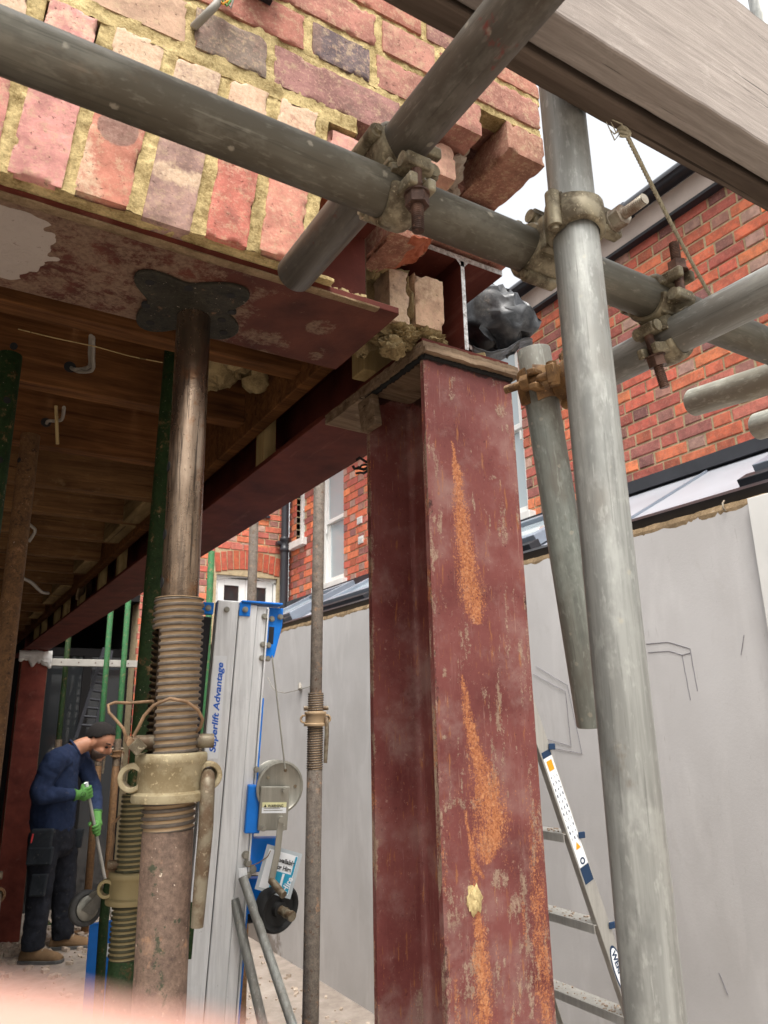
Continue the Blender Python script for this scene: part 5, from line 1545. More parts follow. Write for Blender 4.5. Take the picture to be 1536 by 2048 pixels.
def boards():
    zb = 2.352
    def board(y0, y1, z0, z1, mat, label, seed):
        mb = MB(); n = 120; x0, x1 = -.9, 2.6
        def ring(x):
            k = .0016 * nz((x, 0, 0), 3, seed) + .0012 * nz((x, 0, 1), 22, seed); q = .0015 * nz((x, 2, 0), 30, seed)
            return [(x, y0 + k, z0 + q), (x, y1 + k, z0 - q * .5), (x, y1 + k, z1 + q), (x, y0 + k, z1 + q)]
        mb.loft([ring(x0 + (x1 - x0) * i / n)[::-1] for i in range(n + 1)], True, False)
        single(mb, 'scaffold_board', M[mat], label, 'scaffold board', 'scaffold boards on edge', .003)
    board(.372, .409, zb, zb + .215, 'board', 'thick weathered grey scaffold board on edge, nearest at top right', 3)
    board(.4155, .4425, zb - .002, zb + .19, 'board_dark', 'dark scaffold board on edge behind the weathered grey one', 8)
boards()
def rope():
    a = at(1250, 290, y=.440); b = at(1462, 662, y=.62)
    a = Vector((a.x - .003, .437, 2.3495))
    mid = a.lerp(b, .5) + Vector((0, 0, -.004))
    path = [a.lerp(b, k / 30) + Vector((0, 0, -.012 * math.sin(math.pi * k / 30))) for k in range(31)]
    t = thing('rope', 'thin cream rope knotted to the scaffold board and stretched down to the right', 'rope', b)
    def strand(ph):
        mb = MB(); P = []
        d = (b - a).normalized(); u, v, _ = MB.frame(d); L = (b - a).length
        for k in range(241):
            s = k / 240; q = a.lerp(b, s) + Vector((0, 0, -.012 * math.sin(math.pi * s))); an = ph + s * L / .016 * 2 * math.pi
            P.append(q + (u * math.cos(an) + v * math.sin(an)) * .0011)
        mb.sweep(P, .0016, 7); return mb
    for k in range(3): strand(k * 2.094).build('strand', M['rope'], t)
    kn = MB(); r = random.Random(2)
    for k in range(3): 
        P = [a + Vector((.005 * math.cos(q * .6 + k * 2), .004 * math.sin(q * .6 + k), -.004 + .005 * math.sin(q * .4 + k * 2))) for q in range(12)]
        kn.sweep(P, .0018, 7)
    for k in range(4):
        P = [a, a + Vector((r.uniform(-.02, -.005), r.uniform(-.01, .01), r.uniform(-.012, .006))), a + Vector((r.uniform(-.035, -.01), 0, r.uniform(-.02, .012)))]
        kn.sweep(P, [.001, .0008, .0004], 5)
    kn.build('knot', M['rope'], t)
rope()

# ------------------------------------------------------------------ adjustable steel props
def zfor(x, y, py):
    lo, hi = -1.0, 3.2
    for _ in range(40):
        m = (lo + hi) / 2
        if proj((x, y, m))[1] > py: lo = m
        else: hi = m
    return (lo + hi) / 2
def screw(mb, A, d, s0, s1, r0, amp, pitch, cols, n=44, skip=None):
    u, v, _ = MB.frame(d); k = max(4, int((s1 - s0) / pitch * 9))
    def f(a, b):
        th = a * 2 * math.pi; s = s0 + (s1 - s0) * b; ph = ((s - s0) / pitch - a) % 1.0
        w = (.5 + .5 * math.cos(2 * math.pi * ph)); w = sstep(.12, .75, w)
        fade = min(1, (s - s0) / .004 + .2, (s1 - s) / .004 + .2)
        cols.append((0, w, 0, 1))
        return A + d * s + (u * math.cos(th) + v * math.sin(th)) * (r0 + amp * w * fade)
    mb.grid(f, n, k, True, True, skip)
def prop(label, x, y, ztop, zth, zthb, znut, mats, right, lean=(0, 0), ri=TR, ro=.0302, holes=(), hero=False, plate=None, handle=True, group='steel props'):
    """base under (x, y); zth..zthb the screw, znut the collar"""
    d = Vector((lean[0], lean[1], 1)).normalized()
    B = Vector((x, y, GZ)); 
    def A(z): return B + d * ((z - GZ) / d.z)
    t = thing('steel_prop', label, 'prop', B, group)
    R = Vector(right).normalized(); Fv = Z_.cross(R); Fv = -Fv if Fv.dot(Vector((x, y, 0))) > 0 else Fv       # R to the right, Fv towards the camera
    i = MB(); L0 = zth - .25
    i.pipe(A(L0), A(ztop - .006), ri, ri - .004, 36); i.build('inner_tube', M[mats[0]], t)
    if holes:
        for (z, ang) in holes:
            dd = R * math.cos(ang) + Fv * math.sin(ang); h = MB(); c = A(z)
            h.cyl(c + dd * (ri - .006), c + dd * (ri + .0006), .0072, n=18); h.build('dark_pin_plug', M['galv_dark'], t)  # black plug on the tube paints the dark of a hole
    o = MB(); o.pipe(B + Vector((0, 0, .006)), A(zthb), ro, ro - .004, 36); o.build('outer_tube', M[mats[1]], t)
    s = MB(); cols = []; pitch = .0082 if hero else .0090
    sl = None
    if hero:
        u0, v0, _ = MB.frame(d); ang = math.atan2((-R * .9 + Fv * .45).dot(v0), (-R * .9 + Fv * .45).dot(u0)) / (2 * math.pi) % 1
        zs0, zs1 = (znut + .02 - zthb) / (zth - zthb), (zth - .040 - zthb) / (zth - zthb)
        sl = lambda a, b: abs((a - ang + .5) % 1 - .5) < .045 and zs0 < b < zs1
    screw(s, A(zthb), d, 0, (zth - zthb) / d.z, ro - .0012, .0032, pitch, cols, 48 if hero else 28, sl)
    s.build('screw_thread', M[mats[2]], t, cols=cols)
    rim = MB(); rim.lathe(A(zth) - d * .0005, d, [(ro + .0012, 0), (ro + .0012, .001), (ri + .0012, .0012), (ri + .0008, -.02)], 40); rim.build('rim', M[mats[2]], t)
    # collar nut with two ears and a drop handle
    nb = MB(); h = .028; c = A(znut); k = ro + .0032
    nb.lathe(c - d * h, d, [(k, 0), (k + .0115, 0), (k + .0125, .003), (k + .012, .009), (k + .0065, .012), (k + .006, .040), (k + .009, .044), (k + .010, .047), (k + .010, .054), (k + .008, .056), (k, .056)], 44, True, True)
    nut = nb.build('collar_nut', M[mats[3]], t)
    for sg in (-1, 1):
        er = MB(); ec = c + R * sg * (k + .0105) + Fv * .004; ax = (Fv + R * sg * .25).normalized()
        er.lathe(ec - ax * .008, ax, [(.0105, 0), (.0165, 0), (.0175, .003), (.0175, .013), (.0165, .016), (.0105, .016)], 26, True, True); er.build('lug', M[mats[3]], nut, .001)
    if handle:
        hd = MB(); ec = c + R * (k + .0105) + Fv * .004; P = [ec - Fv * .022 + R * .002, ec - Fv * .004, ec + Fv * .010 - Z_ * .001, ec + Fv * .018 - Z_ * .008, ec + Fv * .021 - Z_ * .022, ec + Fv * .021 - Z_ * .06, ec + Fv * .019 - Z_ * .12 - R * .003, ec + Fv * .017 - Z_ * .165 - R * .005]
        hd.sweep([P[0]] + P, [.006] + [.0088] * 6 + [.0082, .0072], 16); hd.build('handle', M['handle'], nut)
    pn = MB(); pz = A(znut + .041)
    pn.cyl(pz - R * .047 + Fv * .006, pz + R * .050 - Fv * .002, .0088, n=18); pin = pn.build('pin', M['handle'], t, .0015)
    # plates
    if plate: plate(t, A(ztop))
    p = MB(); p.box((B.x - .075, B.y - .075, GZ + .0005), (B.x + .075, B.y + .075, GZ + .0065)); p.build('base_plate', M[mats[1]], t, .002)
    return t, A, R, Fv, pin, nut

PX, PY = .284, .966
Rm = Vector((.96, -.28, 0))
def hero_plate(t, c):
    """four-lobed head plate with black plugs as nail holes"""
    poly = []
    N = 96
    for k in range(N):
        a = 2 * math.pi * k / N; r = .078 + .020 * math.cos(4 * (a - .55)) + .003 * math.sin(7 * a + 1)
        poly.append((r * math.cos(a) * .98, r * math.sin(a) * 1.02))
    p = MB(); p.prism(poly, (c.x - .012, c.y - .018, SOFZ - .0065), (1, 0, 0), (0, 1, 0), .0058)
    pl = p.build('head_plate', M['prop_plate'], t, .0015)
    for (a, r) in ((.55, .075), (2.12, .075), (3.69, .078), (5.26, .075), (1.2, .055), (2.8, .06), (4.4, .055), (5.9, .06), (.1, .05)):
        h = MB(); x = c.x - .012 + r * math.cos(a); y = c.y - .018 + r * math.sin(a); h.cyl((x, y, SOFZ - .0072), (x, y, SOFZ - .003), .0062, n=14); h.build('dark_nail_plug', M['galv_dark'], pl)  # black plugs paint the dark inside the nail holes
hero, A, R, Fv, pin, nut = prop('front steel prop with shiny brown inner tube and dusty screw collar, nearest the camera', PX, PY, SOFZ - .0005, zfor(PX, PY, 1200), zfor(PX, PY, 1658), zfor(PX, PY, 1552),
     ('prop_inner', 'prop_outer', 'thread', 'nut'), Rm, (-.006, .0), holes=((2.06, 2.9), (1.965, 2.9), (1.90, 2.9)), hero=True, plate=hero_plate)
def hero_wire():
    zc = zfor(PX, PY, 1478)
    c = A(zc)
    k = .00060
    def W_(px, py, f): 
        return c + R * (px - 357) * k + Z_ * (1478 - py) * k * 1.02 + Fv * f
    P = [(268, 1472, .030), (262, 1455, .036), (248, 1440, .034), (232, 1424, .030), (229, 1410, .026), (240, 1405, .022), (270, 1406, .012), (300, 1404, .018), (315, 1404, .03)]
    mb = MB(); mb.sweep([W_(*p) for p in P], .0019, 7)
    P = [(282, 1470, .034), (290, 1455, .036), (300, 1432, .040), (318, 1412, .045), (348, 1400, .050), (380, 1406, .044), (404, 1422, .034), (415, 1440, .024), (412, 1455, .016), (404, 1464, .008)]
    V = [W_(*p) for p in P]; u = []
    for a, b in zip(V, V[1:]): u += [a.lerp(b, q / 5) for q in range(5)]
    mb.sweep(u + [V[-1]], .0021, 7)
    mb.build('pin_wire', M['wire'], pin)
    m = MB(); q = W_(291, 1490, .032); m.obox(q, R + Z_, Z_ - R, Fv, .0078, .0078, .005); m.build('wire_tag', M['cast'], pin, .001)
    m = MB(); m.cyl(W_(270, 1476, .012), W_(278, 1482, .034), .005, n=10); m.build('wire_end', M['wire'], pin)
hero_wire()

zt_g = JZ - .006
ga = at(353, 668, y=1.60); gb = at(293, 1400, y=ga.y); gl = (ga.x - gb.x) / (ga.z - gb.z)
gx = Vector((ga.x - gl * (ga.z - GZ), ga.y, GZ))
gp = prop('green painted steel prop with drilled holes directly behind the front prop', gx.x, gx.y, JZ + .2, zfor(gb.x, gx.y, 1588), zfor(gb.x, gx.y, 1915), zfor(gb.x, gx.y, 1772), ('prop_green', 'prop_green', 'thread_green', 'thread_green'), (.97, -.24, 0), (gl, 0),
     holes=[(zfor(gb.x, gx.y, p), .95) for p in (680, 788, 905, 1028, 1157, 1292, 1435, 1582)])
def green_wire():
    mb = MB(); P = [(262, 1628), (240, 1632), (225, 1650), (228, 1680), (222, 1705), (218, 1745), (217, 1765), (232, 1768), (250, 1750), (262, 1735)]
    V = [at(a, b, t=1.47) for a, b in P]; mb.sweep(V, .0028, 7); mb.build('pin_wire', M['wire'], gp[4])
    m = MB(); m.cyl(at(258, 1738, t=1.46), at(276, 1742, t=1.46), .014, n=16); m.build('pin_head', M['nut'], gp[4])
green_wire()
lx = at(19, 720, t=1.58)
prop('green painted steel prop with holes at the left edge under the first joist', lx.x, lx.y, zt_g, 1.55, 1.25, 1.40, ('prop_green', 'prop_green', 'thread_green', 'thread_green'), (.99, -.05, 0), (.0, 0), holes=[(zfor(lx.x, lx.y, p), 1.35) for p in (700, 808, 926)])
bx = at(40, 1050, t=1.95)
prop('brown rusty steel prop at the left under the fourth joist', bx.x, bx.y, zt_g, 1.5, 1.2, 1.35, ('prop_rust', 'prop_rust', 'thread', 'prop_rust'), (.99, -.08, 0), (.0, 0), holes=[(zfor(bx.x, bx.y, 925), 2.6)])
rx = at(623, 1300, t=3.0)
prop('brown steel prop standing against the grey boundary wall behind the column', rx.x, rx.y, 2.372 if rx.x < .9 else 2.95, zfor(rx.x, rx.y, 1386), zfor(rx.x, rx.y, 1540), zfor(rx.x, rx.y, 1438), ('prop_rust_grey', 'prop_rust_grey', 'thread', 'thread'), (.9, -.42, 0), (.012, 0))
for (px, py, tt, zt, m, lab) in ((506, 1110, 3.9, 2.95, 'prop_rust_grey', 'thin brown prop behind the blue lift head'),
                              (421, 1150, 5.6, 3.0, 'prop_green_far', 'bright green prop between the front prop and the lift'),
                              (247, 1330, 6.6, 2.95, 'prop_green_far', 'bright green far prop right of the white rail centre'),
                              (212, 1340, 6.7, 2.95, 'prop_green_far', 'bright green far prop next to the far red column'),
                              (125, 1400, 6.9, 2.95, 'prop_green', 'dark green far prop in the shade left of the ladder')):
    q = at(px, py, t=tt)
    prop(lab, q.x, q.y, zt, 1.62, 1.40, 1.5, (m, 'prop_rust' if m != 'prop_green' else m, 'thread', 'prop_rust'), (.99, -.1, 0), (0, 0), group='far props')

# ------------------------------------------------------------------ material lift
def lift():
    T0, T1 = 2.80, 2.46
    def tt(py): return T0 + (py - 1203) * (T1 - T0) / 845
    N = Vector((-.22, -.97, .0)).normalized()
    def L(px, py, n=0.0): return at(px, py, t=tt(py)) + N * n
    top = L(486, 1203); bot = L(414, 2048); up = (top - bot).normalized()
    U = up.cross(N).normalized(); U = U if U.x > 0 else -U
    Nn = U.cross(up).normalized(); Nn = Nn if Nn.dot(N) > 0 else -Nn
    foot = bot - up * ((bot.z - GZ - .05) / up.z)
    t = thing('material_lift', 'aluminium material lift with blue brackets, hand winch and black wheels', 'material lift', (foot.x, foot.y, GZ))
    k = 2.8 / F_PX
    H = (top - foot).length
    def P(u, s, n): return foot + U * u + up * s + Nn * n        # across, up, towards the camera
    def slab(mb, u0, u1, s0, s1, n0, n1): mb.obox(P((u0 + u1) / 2, (s0 + s1) / 2, (n0 + n1) / 2), U, up, Nn, (u1 - u0) / 2, (s1 - s0) / 2, (n1 - n0) / 2)
    # mast: nested channel columns
    mb = MB(); slab(mb, -.092, -.014, 0, H, -.03, .0); slab(mb, -.092, -.084, 0, H, -.11, -.0305)
    m1 = mb.build('mast', M['alu'], t, .003)
    mb = MB(); slab(mb, -.011, .055, 0, H - .01, -.03, .001); slab(mb, .0555, .094, 0, H - .012, -.024, -.004); mb.build('mast_section', M['alu'], t, .004)
    mb = MB(); slab(mb, .095, .101, 0, H - .02, -.10, .004); mb.build('mast_flange', M['alu'], t, .001)
    mb = MB(); slab(mb, .1015, .108, .25, H - .35, -.09, -.004); mb.build('mast_strip', M['blue'], t)
    mb = MB(); slab(mb, -.0835, .094, .02, H - .03, -.12, -.032); mb.build('inner_mast', M['black_plastic'], t)
    mb = MB(); slab(mb, -.17, -.105, .1, H - .06, -.16, -.06); mb.build('rear_mast', M['gutter'], t, .004)
    # head: blue plates and pulley cheek
    mb = MB(); slab(mb, -.005, .15, H - .004, H + .004, -.10, .012); slab(mb, -.012, .03, H - .055, H - .0045, .0015, .006); slab(mb, -.145, -.105, H - .055, H - .012, -.05, -.004)
    mb.build('head_plate', M['blue'], t, .003)
    mb = MB(); mb.prism([(.103, -.012), (.160, -.012), (.160, -.08), (.138, -.20), (.103, -.20)], P(0, H, -.03), U, up, .004); mb.prism([(.103, -.012), (.160, -.012), (.160, -.08), (.138, -.20), (.103, -.20)], P(0, H, -.085), U, up, .004)
    cheek = mb.build('pulley_cheek', M['blue'], t, .002)
    mb = MB(); mb.cyl(P(.135, H - .06, -.08), P(.135, H - .06, -.031), .03, n=24); mb.build('pulley', M['black_plastic'], cheek)
    mb = MB(); slab(mb, .110, .130, H - .15, H - .085, -.034, -.0255); mb.build('cheek_slot', M['black_plastic'], cheek)
    for (u, s, n) in ((-.058, H - .035, .001), (.010, H - .03, .0065), (-.125, H - .033, -.004), (.085, H - .05, -.003), (.118, H - .055, -.0255), (.150, H - .045, -.0255), (.088, H - .155, -.003), (.112, H - .155, -.0255), (.088, H - .205, -.003), (.114, H - .205, -.0255), (.098, H - .60, .004), (.098, H - .95, .004)):
        b = MB(); c = P(u, s, n); b.cyl(c, c + Nn * .003, .011, n=18); b.cyl(c + Nn * .003, c + Nn * .011, .0075, n=6, smooth=False); b.build('bolt', M['zinc'], t)
    # printed lettering up the mast, on a white strip
    s0 = H - .545; mb = MB(); slab(mb, -.088, -.042, s0 - .02, s0 + .34, .0004, .0009); st = mb.build('name_strip', M['sticker_white'], t)
    text_part('lettering', 'Superlift Advantage', .030, P(-.053, s0, .0012), up, -U, M['blue_text'], st, .0008, .18, width=.315)
    a = P(-.053, s0 - .105, .0012); mb = MB(); slab(mb, -.088, -.042, s0 - .10, s0 - .04, .0004, .0009); st2 = mb.build('name_strip', M['sticker_white'], t); text_part('lettering', 'G', .034, P(-.053, s0 - .085, .0012), up, -U, M['blue_text'], st2, .0009, .18)
    mb = MB(); slab(mb, -.09, -.062, s0 - .48, s0 - .28, .0004, .0009); mb.build('label', M['sticker_white'], t); mb = MB(); slab(mb, -.09, -.07, s0 - .66, s0 - .485, .0004, .0009); mb.build('label', M['prop_green'], t)
    # chalky writing scratched on the middle face
    text_part('scratched_number', 'SC05583', .04, P(.035, H - .62, .0013), up, -U, M['alu'], t, -.0006, 0, width=.30)
    # cable from the pulley to the winch
    d0_, d1_ = L(547, 1310, -.03), L(567, 1537, .03)
    mb = MB(); mb.sweep([d0_, d0_.lerp(d1_, .5), d1_], .0032, 8); mb.build('lift_cable', M['zinc'], t)
    # winch: blue carrier box, drum, gear plate, crank
    def LL(px, py): 
        q = L(px, py); v = q - foot; return v.dot(U), v.dot(up)
    a, b = LL(496, 1570), LL(520, 1668); mb = MB(); slab(mb, a[0], b[0], b[1], a[1], -.06, .02); mb.build('winch_carrier', M['blue'], t, .004)
    c = LL(563, 1577); dc = P(c[0], c[1], 0); ax = (Nn + U * .25).normalized()
    w = thing_part = MB(); w.lathe(dc - ax * .055, ax, [(.004, .0), (.088, 0), (.090, .002), (.088, .004), (.045, .006), (.045, .058), (.088, .060), (.092, .062), (.092, .066), (.084, .068), (.080, .064), (.004, .063)], 48); drum = w.build('winch_drum', M['zinc'], t)
    mb = MB(); mb.lathe(dc - ax * .048, ax, [(.0452, 0), (.07, .002), (.07, .048), (.0452, .05)], 30); mb.build('cable_coil', M['handle'], drum)
    for q in range(5):
        mb = MB(); an = q * 1.2566; e1 = MB.frame(ax); mb.cyl(dc + (e1[0] * math.cos(an) + e1[1] * math.sin(an)) * .06 + ax * .006, dc + (e1[0] * math.cos(an) + e1[1] * math.sin(an)) * .06 + ax * .012, .006, n=10); mb.build('drum_bolt', M['handle'], drum)
    a, b = LL(521, 1572), LL(577, 1663); mb = MB(); slab(mb, a[0], b[0], b[1], a[1], .030, .036); slab(mb, a[0], a[0] + .006, b[1], a[1], -.05, .0295); gp_ = mb.build('gear_plate', M['zinc'], t, .004)
    e, f = LL(524, 1604), LL(574, 1626); mb = MB(); slab(mb, e[0], f[0], (e[1] + f[1]) / 2, e[1], .0364, .0370); y_ = mb.build('warning_label', M['sticker_yellow'], gp_)
    mb = MB(); slab(mb, e[0], f[0], f[1] - .003, (e[1] + f[1]) / 2 - .001, .0364, .0370); mb.build('warning_label', M['sticker_white'], gp_)
    mb = MB(); q = P(e[0] + .006, e[1] - .016, .0374); mb.prism([(0, 0), (.010, 0), (.005, .010)], q, U, up, .0004); mb.build('warning_triangle', M['black_text'], y_)
    text_part('lettering', 'WARNING', .0135, P(e[0] + .020, e[1] - .0165, .0374), U, up, M['black_text'], y_, .0003, 0, width=.056)
    for r_ in range(2): mb = MB(); slab(mb, e[0] + .006, f[0] - .012 - .01 * r_, f[1] + .005 + r_ * .007, f[1] + .0075 + r_ * .007, .0372, .0375); mb.build('fine_print', M['zinc'], gp_)
    for (px, py) in ((570, 1582), (526, 1655), (567, 1656)):
        q = LL(px, py); b = MB(); cc = P(q[0], q[1], .036); b.cyl(cc, cc + Nn * .003, .012, n=16); b.cyl(cc + Nn * .003, cc + Nn * .016, .0085, n=6, smooth=False); b.build('bolt', M['zinc'], gp_)
    q0, q1 = L(557, 1636, .045), L(549, 1705, .05); q2 = L(537, 1755, .055)
    mb = MB(); mb.bar(q0, q1, .022, .007, Nn); mb.bar(q1 - (q1 - q0).normalized() * .004, q2, .022, .0068, Nn); cr = mb.build('crank', M['zinc'], t, .002)
    mb = MB(); mb.cyl(q2 - Nn * .004, q2 + (L(556, 1778, .10) - q2).normalized() * .075, .0125, n=18); mb.build('crank_grip', M['handle'], cr, .002)
    mb = MB(); mb.cyl(q0 - Nn * .012, q0 + Nn * .014, .012, n=6, smooth=False); mb.build('crank_nut', M['zinc'], cr)
    # second crank at the back
    mb = MB(); p0, p1 = L(523, 1513, -.10), L(515, 1600, -.10); mb.bar(p0, p1, .016, .006, Nn); bc_ = mb.build('rear_crank', M['zinc'], t, .002); mb = MB(); mb.cyl(L(505, 1515, -.10), L(528, 1513, -.10), .011, n=14); mb.build('crank_grip', M['black_plastic'], bc_)
    # lower blue carriage, hire card in a sleeve
    a, b = LL(492, 1680), LL(560, 1752); mb = MB(); slab(mb, a[0], b[0], b[1], a[1], -.055, -.01); mb.build('carriage', M['blue'], t, .004)
    a, b = LL(494, 1765), LL(545, 1840); mb = MB(); slab(mb, a[0], b[0] - .02, b[1], a[1], -.07, -.03); mb.build('carriage', M['blue'], t, .004)
    for (px, py) in ((493, 1712), (497, 1728), (507, 1742)):
        q = LL(px, py); b = MB(); cc = P(q[0], q[1], -.009); b.cyl(cc, cc + Nn * .012, .014, n=16); b.cyl(cc + Nn * .012, cc + Nn * .020, .009, n=6, smooth=False); b.build('bolt', M['zinc'], t)
    co = [L(530, 1686, .012), L(600, 1706, .012), L(577, 1785, .015), L(508, 1776, .015)]
    cu = (co[1] - co[0]).normalized(); cv = (co[0] - co[3]); cv = (cv - cu * cv.dot(cu)).normalized(); cw = cu.cross(cv)
    W_, Hh = (co[1] - co[0]).length, (co[0] - co[3]).length
    def card(x0, x1, y0, y1, z): 
        m = MB(); m.obox(co[3] + cu * (x0 + x1) / 2 + cv * (y0 + y1) / 2 + cw * z, cu, cv, cw, (x1 - x0) / 2, (y1 - y0) / 2, .0004); return m
    sl = card(0, W_, 0, Hh, 0).build('hire_card', M['sleeve'], t)
    card(.012, W_ - .012, .010, Hh - .012, .001).build('card_paper', M['sticker_white'], sl)
    card(W_ * .36, W_ - .014, .012, Hh * .50, .002).build('card_print', M['sticker_teal'], sl); card(W_ * .62, W_ * .68, .02, Hh * .48, .003).build('card_print', M['sticker_white'], sl)
    card(W_ - .020, W_ - .013, Hh * .5, Hh - .014, .002).build('card_print', M['sticker_teal'], sl)
    text_part('lettering', 'Available', .021, co[3] + cu * (W_ * .36) + cv * (Hh * .70) + cw * .0024, cu, cv, M['black_text'], sl, .0006, 0, width=W_ * .52)
    text_part('lettering', 'for Hire', .021, co[3] + cu * (W_ * .40) + cv * (Hh * .55) + cw * .0024, cu, cv, M['black_text'], sl, .0006, 0, width=W_ * .42)
    text_part('lettering', 'Hire', .028, co[3] + cu * (W_ * .84) + cv * (Hh * .10) + cw * .0026, cv + cu * .25, -cu, M['sticker_white'], sl, .0005, 0)
    mb = MB(); mb.sweep([L(495, 1733, .012), L(515, 1724, .02), L(534, 1712, .014), L(540, 1700, .013)], .0018, 6); mb.build('card_string', M['wire'], sl)
    # wheels
    def wheel(c, ax, r, w_, name='wheel', axle=.07):
        ax = ax.normalized(); m = MB(); m.lathe(c - ax * w_ / 2, ax, [(.015, 0), (r * .55, 0), (r * .62, -.004), (r * .86, -.004), (r * .97, .003), (r, w_ * .3), (r, w_ * .7), (r * .97, w_ - .003), (r * .88, w_ + .004), (r * .78, w_ + .002), (r * .72, w_ - .008), (r * .35, w_ - .010), (r * .30, w_ + .004), (.015, w_ + .006)], 44)
        wh = m.build(name, M['rubber'], t); m = MB(); m.cyl(c, c + ax * (w_ / 2 + axle), .014, n=18); m.cyl(c + ax * (w_ / 2 + axle * .45), c + ax * (w_ / 2 + axle * .55), .0165, n=18); m.cyl(c + ax * (w_ / 2 + axle * .85), c + ax * (w_ / 2 + axle * 1.02), .0165, n=18); m.build('axle', M['handle'], wh, .001)
    wax = (Nn * .92 + U * .42 - Z_ * .10)
    wheel(L(555, 1817, -.02), wax, .082, .045); wheel(L(515, 1815, -.14), wax, .078, .045)
    # legs: galvanised stabiliser tubes
    def leg(a, b, r_, name='stabiliser_leg'):
        d = (b - a).normalized(); e = a + d * ((GZ + .01 - a.z) / d.z) if d.z < -.05 else b
        m = MB(); m.cyl(a, e, r_, n=20); m.build(name, M['galv'], t)
    leg(L(484, 1752, .015), L(560, 1990, .10), .0155); leg(L(470, 1800, -.02), L(510, 1985, .02), .0165)
    m = MB(); m.bar(L(484, 1735, .012), L(486, 1770, .015), .03, .004, Nn); m.build('leg_bracket', M['alu'], t, .001)
    m = MB(); m.bar(foot - U * .1 + Z_ * .02, foot + U * .35 + Nn * .2 + Z_ * .02, .06, .05, Z_); m.bar(foot - U * .05 + Z_ * .02, foot - U * .35 + Nn * .3 + Z_ * .02, .06, .05, Z_); m.bar(foot - Nn * .02 + Z_ * .02, foot - Nn * .6 + Z_ * .02, .06, .05, Z_); m.build('base_leg', M['blue'], t, .005)
lift()

def trolley():
    """second lift's lowered leg with castor, seen left of the green prop"""
    tD = 2.6
    def Q(px, py, n=0): return at(px, py, t=tD - (py - 1750) * .0001) + Vector((-.1, -.98, 0)) * n
    base = at(195, 1960, t=tD)
    t = thing('folded_trolley', 'folded blue trolley frame with grey castor wheel next to the worker', 'trolley', (base.x, base.y, GZ))
    ax = Vector((.25, -.95, .1)).normalized(); c = Q(171, 1816); r = .058
    m = MB(); m.lathe(c - ax * .016, ax, [(.012, 0), (.025, -.002), (.03, .002), (.045, .002), (.054, .002), (r, .008), (r, .024), (.054, .030), (.044, .032), (.042, .028), (.03, .028), (.028, .034), (.012, .036)], 40); wh = m.build('castor_wheel', M['grey_rubber'], t)
    m = MB(); m.lathe(c + ax * .0185, ax, [(.0, .001), (.040, 0), (.038, .003), (.0, .004)], 30); m.build('hub', M['zinc'], wh); m = MB(); m.cyl(c + ax * .02, c + ax * .032, .011, n=6, smooth=False); m.build('axle_nut', M['zinc'], wh)
    m = MB(); a, b = Q(172, 1822, .03), Q(208, 1785, .03); m.bar(a, b, .045, .005, ax); m.bar(Q(180, 1790, .025), Q(206, 1772, .025), .02, .012, ax); m.build('castor_fork', M['zinc'], t, .002)
    m = MB(); m.sweep([Q(226, 1752, .03), Q(218, 1760, .03), Q(211, 1785, .03), Q(206, 1840, .03), Q(198, 1960, .03), Q(192, 2060, .03)], .0165, 14); m.build('lever', M['prop_green'], t)
    m = MB(); d0 = Q(186, 1856, -.12); d1 = Q(210, 1852, -.12); u = (d1 - d0).normalized()
    m.obox(Vector((d0.x + u.x * .06, d0.y + u.y * .06, (d0.z + GZ) / 2)), u, Vector((-u.y, u.x, 0)), Z_, .055, .02, (d0.z - GZ) / 2 - .004); m.build('upright', M['blue'], t, .004)
    e = Q(220, 1896, .02); m = MB(); m.obox(e, u, Vector((-u.y, u.x, 0)), Z_, .012, .002, .02); m.build('label', M['sticker_white'], t)
trolley()

